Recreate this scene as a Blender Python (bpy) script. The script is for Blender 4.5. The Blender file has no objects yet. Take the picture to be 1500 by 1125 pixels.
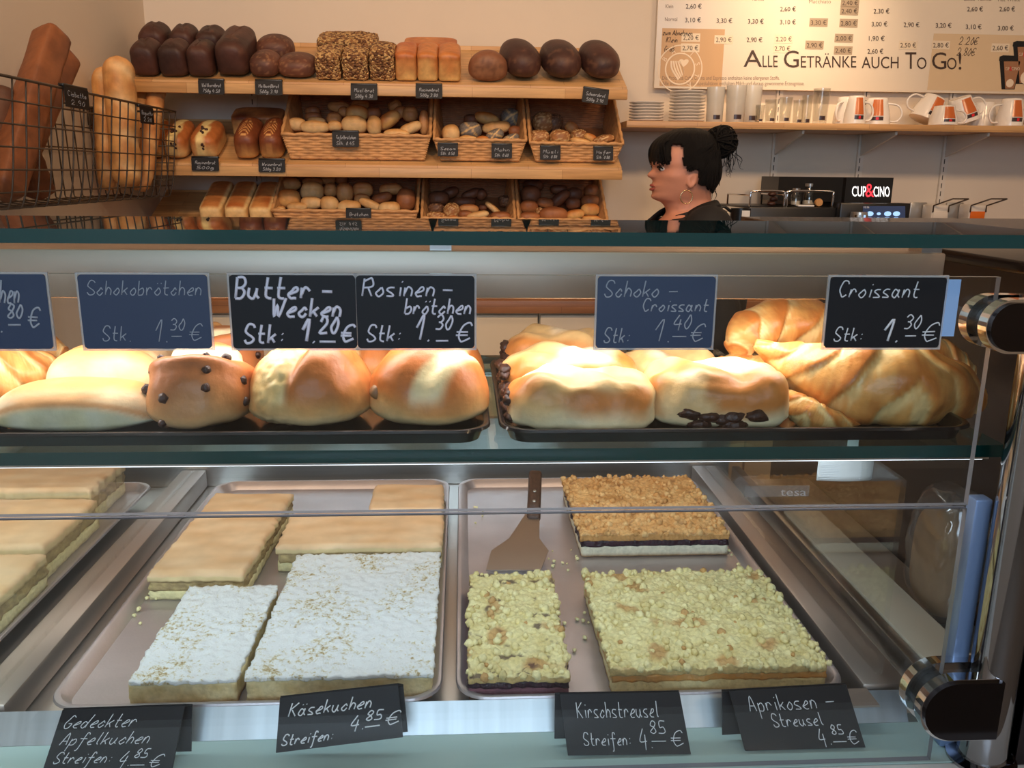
import bpy, bmesh, math, random
from mathutils import Vector, Matrix, noise
V = Vector
C = bpy.context.scene.collection
SC = bpy.context.scene
PI = math.pi
random.seed(7)
Z0 = 1.38                                   # eye height above the floor

# ------------------------------------------------------------------ camera
F_PX, PITCH, ROLL, YAW = 1255.24, .241523, -.0104868, .0591296
def cam_axes():
    cy, sy, cp, sp = math.cos(YAW), math.sin(YAW), math.cos(PITCH), math.sin(PITCH)
    fwd = V((sy*cp, cy*cp, -sp)); right = V((cy, -sy, 0)); down = fwd.cross(right)
    c, s = math.cos(ROLL), math.sin(ROLL)
    return c*right + s*down, -s*right + c*down, fwd
RT, DN, FW = cam_axes()
cd = bpy.data.cameras.new('camera'); cd.sensor_width = 36; cd.lens = 36*F_PX/1500; cd.clip_start = .02
cam = bpy.data.objects.new('camera', cd); C.objects.link(cam)
m = Matrix.Identity(4)
for i, a in enumerate((RT, -DN, -FW)):
    for j in range(3): m[j][i] = a[j]
m[2][3] = Z0
cam.matrix_world = m
SC.camera = cam
def at(px, py, Y=None, z=None, X=None):
    """the point of the place seen at a pixel, on a plane of known depth, height or side"""
    d = RT*((px-750)/F_PX) + DN*((py-562.5)/F_PX) + FW
    k = Y/d.y if Y is not None else (z-Z0)/d.z if z is not None else X/d.x
    p = d*k
    return V((p.x, p.y, p.z+Z0))
def pxm(Y, z=1.3):                          # metres per pixel at a depth
    return (V((0, Y, z-Z0)).dot(FW))/F_PX

# ------------------------------------------------------------------ view, world, lights
vs = SC.view_settings
vs.view_transform = 'Standard'; vs.look = 'None'; vs.gamma = 1; vs.use_curve_mapping = False
vs.exposure = 0.0
w = bpy.data.worlds.new('world'); SC.world = w; w.use_nodes = True
bg = w.node_tree.nodes['Background']; bg.inputs[0].default_value = (.55, .72, 1, 1); bg.inputs[1].default_value = .22
def area(name, loc, target, sx, sy, energy, col, spread=180):
    l = bpy.data.lights.new(name, 'AREA'); l.shape = 'RECTANGLE'; l.size = sx; l.size_y = sy
    l.energy = energy; l.color = col; l.spread = math.radians(spread)
    o = bpy.data.objects.new(name, l); C.objects.link(o); o.location = loc
    o.rotation_euler = (V(target)-V(loc)).to_track_quat('-Z', 'Y').to_euler()
    return o
WARM = (1, .64, .36)
area('shop_window_daylight', (-.1, -2.42, 2.0), (-.1, 1, 1.1), 1.65, 1.2, 42, (.60, .79, 1))
for x, y, e in ((-.75, 1.75, 2.0), (.15, 1.75, 2.1), (1.15, 1.75, 1.5), (2.0, 1.9, 1.1), (-.6, .55, 4.9), (.5, .55, 5.1), (1.7, .6, 4.7)):
    area('ceiling_spotlight', (x, y, 2.78), (x, 2.9 if y > 1 else 3.0, 1.5 if y > 1 else 1.45), .22, .22, e, WARM, 150 if y > 1 else 95)
area('ceiling_spotlight', (1.4, -1.0, 2.8), (1.4, -1.2, 0), .3, .3, 9, WARM)  # unseen lamp added to warm the front walls mirrored in the case
area('board_spotlight', (1.15, 2.35, 2.75), (1.20, 3.25, 1.85), .10, .10, 1.5, (1, .72, .46), 42)
area('case_light_strip_glow', (-.25, .835, Z0-.122), (-.25, .875, .9), 1.3, .03, 1.6, (.97, .95, 1))
area('shelf_light_strip_glow', (-.25, .775, Z0-.268), (-.25, 1.0, .86), 1.3, .02, 1.3, (.74, .90, 1))

area('rear_shelf_light_strip_glow', (-.25, 1.12, Z0-.268), (-.25, 1.16, .86), 1.3, .02, .75, (1, .93, .84))

# ------------------------------------------------------------------ helpers
def lin(c):
    c = c/255
    return c/12.92 if c <= .04045 else ((c+.055)/1.055)**2.4
def S(r, g=None, b=None):
    if g is None: r, g, b = r
    return (lin(r), lin(g), lin(b), 1)
def mixc(a, b, t):
    t = max(0, min(1, t))
    return tuple(a[i]+(b[i]-a[i])*t for i in range(3))
def sst(a, b, x):
    t = max(0, min(1, (x-a)/(b-a))); return t*t*(3-2*t)
def nz(p, s, o=0): return noise.noise(V((p[0]*s+o, p[1]*s-o, p[2]*s+2*o)))
def crm(pts, n):
    """smooth curve through the points"""
    P = [V(p) for p in pts]
    if len(P) < 3: return [P[0].lerp(P[-1], i/(n)) for i in range(n+1)]
    P = [2*P[0]-P[1]]+P+[2*P[-1]-P[-2]]
    out = []; segs = len(P)-3
    for i in range(n+1):
        u = i/n*segs; k = min(int(u), segs-1); t = u-k
        a, b, c, d = P[k:k+4]
        out.append(.5*((2*b)+(c-a)*t+(2*a-5*b+4*c-d)*t*t+(3*b-a-3*c+d)*t**3))
    return out
class MB:
    def __init__(s): s.v = []; s.f = []; s.c = []; s.mi = []
    def add(s, v, f, c=None, mi=0):
        n = len(s.v); s.v += [tuple(p) for p in v]; s.f += [tuple(i+n for i in q) for q in f]
        if c is None: c = [(1, 1, 1)]*len(v)
        elif isinstance(c, tuple): c = [c]*len(v)
        s.c += c; s.mi += [mi]*len(f); return s
    def box(s, lo, hi, c=None, mi=0, M=None):
        x0, y0, z0 = lo; x1, y1, z1 = hi
        v = [V(p) for p in ((x0,y0,z0),(x1,y0,z0),(x1,y1,z0),(x0,y1,z0),(x0,y0,z1),(x1,y0,z1),(x1,y1,z1),(x0,y1,z1))]
        if M: v = [M @ p for p in v]
        return s.add(v, [(3,2,1,0),(4,5,6,7),(0,1,5,4),(1,2,6,5),(2,3,7,6),(3,0,4,7)], c, mi)
    def rbox(s, lo, hi, r=.003, seg=2, M=None, mi=0, c=None):
        bm = bmesh.new()
        x0, y0, z0 = lo; x1, y1, z1 = hi
        vs_ = [bm.verts.new(p) for p in ((x0,y0,z0),(x1,y0,z0),(x1,y1,z0),(x0,y1,z0),(x0,y0,z1),(x1,y0,z1),(x1,y1,z1),(x0,y1,z1))]
        for q in ((3,2,1,0),(4,5,6,7),(0,1,5,4),(1,2,6,5),(2,3,7,6),(3,0,4,7)): bm.faces.new([vs_[i] for i in q])
        bmesh.ops.bevel(bm, geom=bm.edges[:], offset=r, segments=seg, profile=.5, affect='EDGES')
        bm.verts.index_update()
        v = [(M @ p.co) if M else p.co.copy() for p in bm.verts]
        f = [tuple(q.index for q in fc.verts) for fc in bm.faces]
        bm.free(); return s.add(v, f, c, mi)
    def tube(s, pts, r, n=8, c=None, closed=False, cap=True, flat=1.0, mi=0):
        P = [V(p) for p in pts]; N = len(P)
        R = r if isinstance(r, (list, tuple)) else [r]*N
        up = None; v = []; f = []
        for i in range(N):
            if closed: t = P[(i+1) % N]-P[i-1]
            else: t = P[min(i+1, N-1)]-P[max(i-1, 0)]
            if t.length < 1e-9: t = V((0, 0, 1))
            t.normalize()
            if up is None:
                a = V((0, 0, 1)) if abs(t.z) < .9 else V((0, 1, 0))
                up = (a-t*a.dot(t)).normalized()
            else:
                up = up-t*up.dot(t)
                up = up.normalized() if up.length > 1e-6 else t.orthogonal().normalized()
            sd = t.cross(up)
            for k in range(n):
                a = 2*PI*k/n
                v.append(P[i]+(up*math.cos(a)*flat+sd*math.sin(a))*R[i])
        L = N if closed else N-1
        for i in range(L):
            for k in range(n):
                a = i*n+k; b = i*n+(k+1) % n; j = (i+1) % N
                f.append((a, b, j*n+(k+1) % n, j*n+k))
        if cap and not closed:
            f.append(tuple(range(n-1, -1, -1))); f.append(tuple((N-1)*n+k for k in range(n)))
        return s.add(v, f, c, mi)
    def lathe(s, prof, n=24, o=(0, 0, 0), c=None, mi=0, M=None):
        v = []; f = []; o = V(o)
        for (r, z) in prof:
            for k in range(n):
                a = 2*PI*k/n; p = o+V((r*math.cos(a), r*math.sin(a), z))
                v.append(M @ p if M else p)
        for i in range(len(prof)-1):
            for k in range(n):
                f.append((i*n+k, i*n+(k+1) % n, (i+1)*n+(k+1) % n, (i+1)*n+k))
        f.append(tuple(range(n-1, -1, -1))); f.append(tuple((len(prof)-1)*n+k for k in range(n)))
        return s.add(v, f, c, mi)
    def blob(s, fn, nu=32, nv=18, mi=0):
        """closed surface from fn(longitude, latitude) -> (point, colour)"""
        v = []; c = []; f = []
        for j in range(nv+1):
            la = -PI/2+PI*j/nv
            if j in (0, nv):
                p, k = fn(0, la); v.append(p); c.append(tuple(k[:3])); continue
            for i in range(nu):
                p, k = fn(2*PI*i/nu, la); v.append(p); c.append(tuple(k[:3]))
        idx = lambda j, i: 0 if j == 0 else len(v)-1 if j == nv else 1+(j-1)*nu+i % nu
        for j in range(nv):
            for i in range(nu):
                a, b, d, e = idx(j, i), idx(j, i+1), idx(j+1, i+1), idx(j+1, i)
                if j == 0: f.append((a, d, e))
                elif j == nv-1: f.append((a, b, d))
                else: f.append((a, b, d, e))
        return s.add(v, f, c, mi)
    def grid(s, fn, nu, nv, mi=0):
        v = []; c = []; f = []
        for j in range(nv+1):
            for i in range(nu+1):
                r = fn(i/nu, j/nv)
                if isinstance(r, tuple) and len(r) == 2: v.append(r[0]); c.append(tuple(r[1][:3]))
                else: v.append(r); c.append((1, 1, 1))
        for j in range(nv):
            for i in range(nu):
                a = j*(nu+1)+i; f.append((a, a+1, a+nu+2, a+nu+1))
        return s.add(v, f, c, mi)
    def poly(s, pts, d, c=None, mi=0):
        """a flat outline with thickness d (a vector)"""
        n = len(pts); P = [V(p) for p in pts]; d = V(d)
        v = P+[p+d for p in P]
        f = [tuple(range(n-1, -1, -1)), tuple(range(n, 2*n))]+[(i, (i+1) % n, n+(i+1) % n, n+i) for i in range(n)]
        return s.add(v, f, c, mi)
    def build(s, name, mat, parent=None, smooth=True, label=None, kind=None, sharp=None):
        me = bpy.data.meshes.new(name); me.from_pydata(s.v, [], s.f)
        for mm in (mat if isinstance(mat, (list, tuple)) else [mat]): me.materials.append(mm)
        me.polygons.foreach_set('use_smooth', [smooth]*len(s.f))
        if any(s.mi): me.polygons.foreach_set('material_index', s.mi)
        if any(k != (1, 1, 1) for k in s.c):
            ca = me.color_attributes.new('Col', 'FLOAT_COLOR', 'POINT')
            flat = []
            for k in s.c: flat += [k[0], k[1], k[2], 1]
            ca.data.foreach_set('color', flat)
        me.validate(); me.update()
        if smooth and sharp: me.set_sharp_from_angle(angle=math.radians(sharp))
        o = bpy.data.objects.new(name, me); C.objects.link(o)
        if parent: o.parent = parent
        if label: o['label'] = label
        if kind: o['kind'] = kind
        return o
def tag(o, label, cat, group=None):
    o['label'] = label; o['category'] = cat
    if group: o['group'] = group
    return o
def thing(name, label, cat, loc=(0, 0, 0), rot=(0, 0, 0), group=None):
    o = bpy.data.objects.new(name, None); C.objects.link(o)
    o.location = loc; o.rotation_euler = rot; o.empty_display_size = .02
    return tag(o, label, cat, group)
def struct(name, mb, mat, smooth=False):
    return mb.build(name, mat, None, smooth, kind='structure')
def copy_thing(src, loc, label, rot=None, scale=None):
    r = src.copy(); C.objects.link(r); r.location = loc; r['label'] = label
    if rot is not None: r.rotation_euler = rot
    if scale is not None: r.scale = scale
    for ch in list(src.children):
        c = ch.copy(); C.objects.link(c); c.parent = r
        for g in list(ch.children):
            d = g.copy(); C.objects.link(d); d.parent = c
    return r

# ------------------------------------------------------------------ materials
def newmat(name):
    mt = bpy.data.materials.new(name); mt.use_nodes = True
    nt = mt.node_tree; b = nt.nodes['Principled BSDF']
    return mt, nt, b
def N(nt, t, **kw):
    n = nt.nodes.new(t)
    for k, v_ in kw.items(): setattr(n, k, v_)
    return n
def mat(name, col, rough=.5, metal=0, var=0, vscale=30, bump=0, bscale=80, spec=.5, stretch=None, emit=None, coat=0, col2=None):
    mt, nt, b = newmat(name)
    b.inputs['Base Color'].default_value = col; b.inputs['Roughness'].default_value = rough
    b.inputs['Metallic'].default_value = metal; b.inputs['Specular IOR Level'].default_value = spec
    b.inputs['Coat Weight'].default_value = coat
    tc = N(nt, 'ShaderNodeTexCoord'); mp = N(nt, 'ShaderNodeMapping'); nt.links.new(tc.outputs['Object'], mp.inputs[0])
    if stretch: mp.inputs['Scale'].default_value = stretch
    if var or col2:
        n = N(nt, 'ShaderNodeTexNoise'); n.inputs['Scale'].default_value = vscale; n.inputs['Detail'].default_value = 4
        nt.links.new(mp.outputs[0], n.inputs['Vector'])
        r = N(nt, 'ShaderNodeValToRGB')
        r.color_ramp.elements[0].position = .3; r.color_ramp.elements[1].position = .7
        lo = col2 or tuple(c*(1-var) for c in col[:3])+(1,)
        hi = col if col2 else tuple(min(1, c*(1+var)) for c in col[:3])+(1,)
        r.color_ramp.elements[0].color = lo; r.color_ramp.elements[1].color = hi
        nt.links.new(n.outputs[0], r.inputs[0]); nt.links.new(r.outputs[0], b.inputs['Base Color'])
    if bump:
        n2 = N(nt, 'ShaderNodeTexNoise'); n2.inputs['Scale'].default_value = bscale; n2.inputs['Detail'].default_value = 5
        nt.links.new(mp.outputs[0], n2.inputs['Vector'])
        bp = N(nt, 'ShaderNodeBump'); bp.inputs['Strength'].default_value = bump; bp.inputs['Distance'].default_value = .004
        nt.links.new(n2.outputs[0], bp.inputs['Height']); nt.links.new(bp.outputs[0], b.inputs['Normal'])
    if emit:
        b.inputs['Emission Color'].default_value = emit[0]; b.inputs['Emission Strength'].default_value = emit[1]
    return mt
def vcol(name, rough=.5, var=.12, vscale=60, bump=.25, bscale=120, spec=.4, sss=0, dist=.003):
    """surface coloured by its own baked colours, with fine mottling"""
    mt, nt, b = newmat(name)
    a = N(nt, 'ShaderNodeAttribute', attribute_name='Col')
    tc = N(nt, 'ShaderNodeTexCoord')
    n = N(nt, 'ShaderNodeTexNoise'); n.inputs['Scale'].default_value = vscale; n.inputs['Detail'].default_value = 5
    nt.links.new(tc.outputs['Object'], n.inputs['Vector'])
    mr = N(nt, 'ShaderNodeMapRange'); mr.inputs[1].default_value = .3; mr.inputs[2].default_value = .7
    mr.inputs[3].default_value = 1-var; mr.inputs[4].default_value = 1+var
    nt.links.new(n.outputs[0], mr.inputs[0])
    mx = N(nt, 'ShaderNodeVectorMath', operation='SCALE')
    nt.links.new(a.outputs['Color'], mx.inputs[0]); nt.links.new(mr.outputs[0], mx.inputs['Scale'])
    nt.links.new(mx.outputs[0], b.inputs['Base Color'])
    n2 = N(nt, 'ShaderNodeTexNoise'); n2.inputs['Scale'].default_value = bscale; n2.inputs['Detail'].default_value = 5
    nt.links.new(tc.outputs['Object'], n2.inputs['Vector'])
    bp = N(nt, 'ShaderNodeBump'); bp.inputs['Strength'].default_value = bump; bp.inputs['Distance'].default_value = dist
    nt.links.new(n2.outputs[0], bp.inputs['Height']); nt.links.new(bp.outputs[0], b.inputs['Normal'])
    b.inputs['Roughness'].default_value = rough; b.inputs['Specular IOR Level'].default_value = spec
    return mt
def glassmat(name, tint=(1, 1, 1, 1), f0=.04, rough=0, haze=0, hazecol=(.8, .8, .8, 1)):
    """clear pane: mirror share grows towards grazing view, the rest passes straight through"""
    mt = bpy.data.materials.new(name); mt.use_nodes = True; nt = mt.node_tree; nt.nodes.clear()
    out = N(nt, 'ShaderNodeOutputMaterial'); g = N(nt, 'ShaderNodeNewGeometry')
    d = N(nt, 'ShaderNodeVectorMath', operation='DOT_PRODUCT')
    nt.links.new(g.outputs['Normal'], d.inputs[0]); nt.links.new(g.outputs['Incoming'], d.inputs[1])
    def mth(op, a, b_=None):
        k = N(nt, 'ShaderNodeMath', operation=op)
        for i, q in enumerate((a, b_)):
            if q is None: continue
            if isinstance(q, (int, float)): k.inputs[i].default_value = q
            else: nt.links.new(q, k.inputs[i])
        return k.outputs[0]
    x = mth('SUBTRACT', 1, mth('ABSOLUTE', d.outputs['Value']))
    fr = mth('ADD', mth('MULTIPLY', mth('POWER', x, 5), 1-f0), f0)
    t = N(nt, 'ShaderNodeBsdfTransparent'); t.inputs[0].default_value = tint
    gl = N(nt, 'ShaderNodeBsdfGlossy'); gl.inputs['Roughness'].default_value = rough
    mx = N(nt, 'ShaderNodeMixShader'); nt.links.new(fr, mx.inputs[0])
    src = t.outputs[0]
    if haze:
        df = N(nt, 'ShaderNodeBsdfDiffuse'); df.inputs[0].default_value = hazecol
        m2 = N(nt, 'ShaderNodeMixShader'); m2.inputs[0].default_value = haze
        nt.links.new(src, m2.inputs[1]); nt.links.new(df.outputs[0], m2.inputs[2]); src = m2.outputs[0]
    nt.links.new(src, mx.inputs[1]); nt.links.new(gl.outputs[0], mx.inputs[2]); nt.links.new(mx.outputs[0], out.inputs[0])
    return mt
def woodmat(name, c1, c2, plank=(.3, .045), rough=.4):
    mt, nt, b = newmat(name)
    tc = N(nt, 'ShaderNodeTexCoord'); sx = N(nt, 'ShaderNodeSeparateXYZ'); nt.links.new(tc.outputs['Object'], sx.inputs[0])
    ad = N(nt, 'ShaderNodeMath', operation='ADD'); nt.links.new(sx.outputs[1], ad.inputs[0]); nt.links.new(sx.outputs[2], ad.inputs[1])
    cb = N(nt, 'ShaderNodeCombineXYZ'); nt.links.new(sx.outputs[0], cb.inputs[0]); nt.links.new(ad.outputs[0], cb.inputs[1])
    br = N(nt, 'ShaderNodeTexBrick'); br.offset = .37; nt.links.new(cb.outputs[0], br.inputs['Vector'])
    br.inputs['Color1'].default_value = c1; br.inputs['Color2'].default_value = c2
    br.inputs['Mortar'].default_value = tuple(x*.75 for x in c2[:3])+(1,)
    br.inputs['Scale'].default_value = 1; br.inputs['Mortar Size'].default_value = .0008
    br.inputs['Brick Width'].default_value = plank[0]; br.inputs['Row Height'].default_value = plank[1]
    mp = N(nt, 'ShaderNodeMapping'); mp.inputs['Scale'].default_value = (6, 90, 90); nt.links.new(tc.outputs['Object'], mp.inputs[0])
    n = N(nt, 'ShaderNodeTexNoise'); n.inputs['Scale'].default_value = 1; n.inputs['Detail'].default_value = 6
    nt.links.new(mp.outputs[0], n.inputs['Vector'])
    mr = N(nt, 'ShaderNodeMapRange'); mr.inputs[1].default_value = .3; mr.inputs[2].default_value = .7; mr.inputs[3].default_value = .78; mr.inputs[4].default_value = 1.12
    nt.links.new(n.outputs[0], mr.inputs[0])
    mx = N(nt, 'ShaderNodeVectorMath', operation='SCALE'); nt.links.new(br.outputs[0], mx.inputs[0]); nt.links.new(mr.outputs[0], mx.inputs['Scale'])
    nt.links.new(mx.outputs[0], b.inputs['Base Color']); b.inputs['Roughness'].default_value = rough
    return mt
def seedmat(name):
    mt, nt, b = newmat(name)
    tc = N(nt, 'ShaderNodeTexCoord')
    v_ = N(nt, 'ShaderNodeTexVoronoi'); v_.inputs['Scale'].default_value = 150; nt.links.new(tc.outputs['Object'], v_.inputs['Vector'])
    sp = N(nt, 'ShaderNodeSeparateColor'); nt.links.new(v_.outputs['Color'], sp.inputs[0])
    r = N(nt, 'ShaderNodeValToRGB'); e = r.color_ramp.elements
    e[0].color = S(104, 68, 44); e[0].position = .2; e[1].color = S(214, 176, 118); e[1].position = .8
    k = e.new(.5); k.color = S(158, 110, 66)
    nt.links.new(sp.outputs[0], r.inputs[0]); nt.links.new(r.outputs[0], b.inputs['Base Color'])
    bp = N(nt, 'ShaderNodeBump'); bp.inputs['Strength'].default_value = 1; bp.inputs['Distance'].default_value = .006; bp.invert = True
    nt.links.new(v_.outputs['Distance'], bp.inputs['Height']); nt.links.new(bp.outputs[0], b.inputs['Normal'])
    b.inputs['Roughness'].default_value = .6
    return mt
def powdermat(name):
    mt, nt, b = newmat(name)
    tc = N(nt, 'ShaderNodeTexCoord')
    n = N(nt, 'ShaderNodeTexNoise'); n.inputs['Scale'].default_value = 190; n.inputs['Detail'].default_value = 6; n.inputs['Roughness'].default_value = .7
    n2 = N(nt, 'ShaderNodeTexNoise'); n2.inputs['Scale'].default_value = 22; n2.inputs['Detail'].default_value = 4
    for k in (n, n2): nt.links.new(tc.outputs['Object'], k.inputs['Vector'])
    ad = N(nt, 'ShaderNodeMath', operation='MULTIPLY_ADD'); ad.inputs[1].default_value = .55
    nt.links.new(n2.outputs[0], ad.inputs[0]); nt.links.new(n.outputs[0], ad.inputs[2])
    r = N(nt, 'ShaderNodeValToRGB'); e = r.color_ramp.elements
    e[0].position = .60; e[0].color = S(176, 150, 104); e[1].position = .74; e[1].color = S(236, 236, 234)
    k = e.new(.66); k.color = S(216, 205, 172)
    nt.links.new(ad.outputs[0], r.inputs[0]); nt.links.new(r.outputs[0], b.inputs['Base Color'])
    bp = N(nt, 'ShaderNodeBump'); bp.inputs['Strength'].default_value = .6; bp.inputs['Distance'].default_value = .003
    nt.links.new(n.outputs[0], bp.inputs['Height']); nt.links.new(bp.outputs[0], b.inputs['Normal'])
    b.inputs['Roughness'].default_value = .9
    return mt

M_WALL = mat('wall_paint', S(226, 214, 198), .75, var=.02, vscale=3, bump=.05, bscale=200)
M_FLOOR = mat('floor_tile', S(120, 110, 100), .4, var=.1, vscale=8)
M_CEIL = mat('ceiling_paint', S(230, 222, 210), .8)
M_WOOD = woodmat('shelf_beech', S(214, 172, 120), S(196, 148, 96))
M_WTOP = woodmat('worktop_walnut', S(168, 112, 70), S(140, 86, 50), (.5, .06))
M_CAB = mat('cabinet_cream', S(226, 208, 182), .45)
M_CHROME = mat('chrome', (.78, .78, .8, 1), .06, 1)
M_ROD = mat('smoked_chrome', (.34, .33, .34, 1), .07, 1)
M_DCHROME = mat('dark_chrome', (.05, .045, .05, 1), .1, 1)
M_ALU = mat('brushed_aluminium', (.62, .61, .6, 1), .32, 1, var=.06, vscale=1, stretch=(4, 300, 300))
M_BAR = mat('anodised_profile', (.6, .5, .42, 1), .45, 1)
M_TRAY = mat('aluminium_baking_tray', (.52, .47, .48, 1), .36, .75, var=.1, vscale=14, bump=.06, bscale=300)
M_BTRAY = mat('black_tray_plastic', S(22, 22, 26), .16, spec=.6)
M_BLACK = mat('black_plastic', S(20, 20, 22), .35)
M_DARK = mat('dark_panel', S(52, 44, 42), .35)
M_WHITE = mat('white_ledge', S(232, 238, 238), .3)
M_LEDGE = mat('ledge_glass_tint', S(166, 190, 186), .35)  # white ledge again, with the green tint of the glass put into its colour
M_STRIP = mat('ledge_metal_strip', (.5, .54, .56, 1), .35, .8, var=.12, vscale=2, stretch=(40, 1, 1))
M_RAIL = mat('rail_bronze_steel', (.5, .42, .37, 1), .4, .85)
M_BLUE = mat('window_reflection_blue', S(120, 142, 178), .35, .3)
M_GLASS = glassmat('clear_glass', (.985, .995, .99, 1))
M_GLASST = glassmat('counter_glass', (.8, .92, .9, 1), .05)
M_GLASSC = glassmat('drinking_glass', (.9, .9, .88, 1), .08)
M_ACRYL = glassmat('acrylic_sleeve', (.9, .92, .95, 1), .05, 0, .35, (.8, .8, .8, 1))
M_EDGE = mat('green_glass_edge', S(16, 66, 66), .12, spec=.6)
M_CEDGE = mat('pale_glass_edge', S(214, 212, 204), .25)
M_GEDGE = mat('grey_glass_edge', S(128, 130, 138), .25)
M_CHALK = mat('chalkboard_black', S(16, 17, 22), .55, spec=.35)
M_CHALKB = mat('chalkboard_sky_reflection', S(44, 60, 88), .42)  # black board with the blue sky reflection painted into its colour
M_INK = mat('chalk_marker', S(226, 230, 236), .7)
M_INK2 = mat('chalk_marker_grey', S(165, 172, 184), .7)
M_INKB = mat('chalk_marker_thick', S(226, 226, 242), .7)
M_PAPER = mat('paper_white', S(236, 234, 230), .7)
M_PAPER2 = mat('grey_white_paper', S(186, 184, 182), .8)
M_BLUEP = mat('pale_blue', S(150, 186, 232), .6)
M_LED = mat('led_strip', (1, 1, 1, 1), .5, emit=((1, .93, .82, 1), 6))
M_LED2 = mat('led_strip_cool', (1, 1, 1, 1), .5, emit=((.85, .94, 1, 1), 1.6))
M_CRUST = vcol('bread_crust', .5, .14, 45, .3, 90)
M_GLOSSY = vcol('glazed_crust', .42, .15, 55, .4, 75, .42)
M_CROI = vcol('croissant_crust', .36, .16, 55, .35, 110, .45)
M_CRUMB = vcol('crumb_topping', .75, .14, 220, .5, 300, .25)
M_CAKE = vcol('cake_crumb', .7, .14, 160, .6, 260, .25)
M_SMOOTH = vcol('smooth_pastry_top', .55, .10, 30, .25, 50, .35)
M_FILL = mat('cherry_filling', S(58, 20, 40), .3, col2=S(30, 12, 26), vscale=120, bump=.8, bscale=140)
M_APRI = mat('apricot_filling', S(216, 150, 72), .35, col2=S(190, 150, 90), vscale=90, bump=.5, bscale=140)
M_CHOC = mat('chocolate_filling', S(62, 34, 24), .4, var=.4, vscale=80, bump=.8, bscale=120)
M_SEED = seedmat('seed_coating')
M_POWDER = powdermat('icing_sugar')
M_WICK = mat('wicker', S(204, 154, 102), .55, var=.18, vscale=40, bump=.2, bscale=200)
M_WICKD = mat('wicker_inside_shade', S(150, 98, 62), .6, var=.18, vscale=40)  # same wicker with the shade inside the basket put into its colour
M_WIRE = mat('wire_bronze', (.11, .085, .065, 1), .4, .6)
M_PORC = mat('porcelain', S(236, 230, 222), .18, spec=.6)
M_MUGP = mat('mug_orange_print', S(196, 104, 50), .25)
M_MUGB = mat('mug_logo_band', S(60, 44, 44), .3)
M_RED = mat('logo_red', S(220, 30, 45), .4)
M_SKIN = mat('skin', S(206, 142, 116), .5, var=.05, vscale=20)
M_HAIR = mat('hair_black', S(12, 10, 11), .6, spec=.25, var=.3, vscale=1, stretch=(60, 60, 400), bump=.6, bscale=300)
M_CLOTH = mat('black_jacket', S(20, 20, 24), .75, bump=.1, bscale=500)
M_LIP = mat('lip', S(168, 84, 76), .4)
M_GOLD = mat('gold_hoop', (.75, .55, .3, 1), .2, 1)
M_EYEW = mat('eye_white', S(226, 220, 214), .3)
M_EYED = mat('eye_iris', S(40, 26, 20), .2)
M_BOARD = mat('menu_board_print', S(232, 220, 202), .3, spec=.5)
M_TAN = mat('menu_tan_print', S(200, 164, 126), .3)
M_TANL = mat('menu_tan_light', S(216, 192, 158), .3)
M_PRINT = mat('menu_dark_print', S(62, 44, 36), .5)
M_PRINTG = mat('menu_grey_print', S(130, 108, 92), .5)
M_STK = mat('sticker_grey', S(168, 150, 128), .5)
M_STKL = mat('sticker_light', S(228, 212, 188), .5)
M_LOGO = mat('menu_logo_light', S(232, 214, 190), .4)
M_SLOGO = mat('sign_light_white', (1, 1, 1, 1), .5, emit=((1, .97, .95, 1), 2.2))
M_SRED = mat('sign_light_red', S(230, 20, 30), .5, emit=((1, .04, .06, 1), 1.6))
M_SCREEN = mat('screen', S(12, 12, 18), .1, emit=((.03, .04, .08, 1), 1))
M_ICON = mat('screen_icon', S(150, 200, 255), .4, emit=((.35, .6, 1, 1), .9))
M_STEEL = mat('grey_steel', (.55, .54, .52, 1), .3, .9)
M_DISP = mat('dispenser_white', S(226, 218, 206), .35)
M_ORANGE = mat('orange_soap', S(226, 110, 30), .25)
M_COOKIE = mat('cookie', S(205, 150, 92), .7, var=.1, vscale=80)
M_BROWNW = mat('spatula_wood', S(72, 48, 36), .5, var=.35, vscale=1, stretch=(300, 30, 300))
M_BAG = glassmat('clear_plastic_bag', (.93, .93, .92, 1), .09, .12, .05, (.8, .8, .8, 1))

# ------------------------------------------------------------------ room
XL, XR, YB, YF, ZC = -1.112, 2.9, 3.3, -2.5, 2.9
struct('floor', MB().box((XL-.1, YF-.1, -.06), (XR+.1, YB+.1, 0)), M_FLOOR)
struct('wall_back', MB().box((XL-.1, YB, 0), (XR+.1, YB+.1, ZC)), M_WALL)
struct('wall_left', MB().box((XL-.1, YF, 0), (XL, YB, ZC)), M_WALL)
struct('wall_right', MB().box((XR, YF, 0), (XR+.1, YB, ZC)), M_WALL)
fw = MB()
for lo, hi in (((XL, YF-.1, 0), (-.95, YF, ZC)), ((.75, YF-.1, 0), (XR, YF, ZC)), ((-.95, YF-.1, 0), (.75, YF, 1.38)), ((-.95, YF-.1, 2.62), (.75, YF, ZC))): fw.box(lo, hi)  # window opening raised above a usual sill to keep its reflection off the glass
struct('wall_front', fw, M_WALL)
struct('ceiling', MB().box((XL-.1, YF-.1, ZC), (XR+.1, YB+.1, ZC+.08)), M_CEIL)

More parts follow.
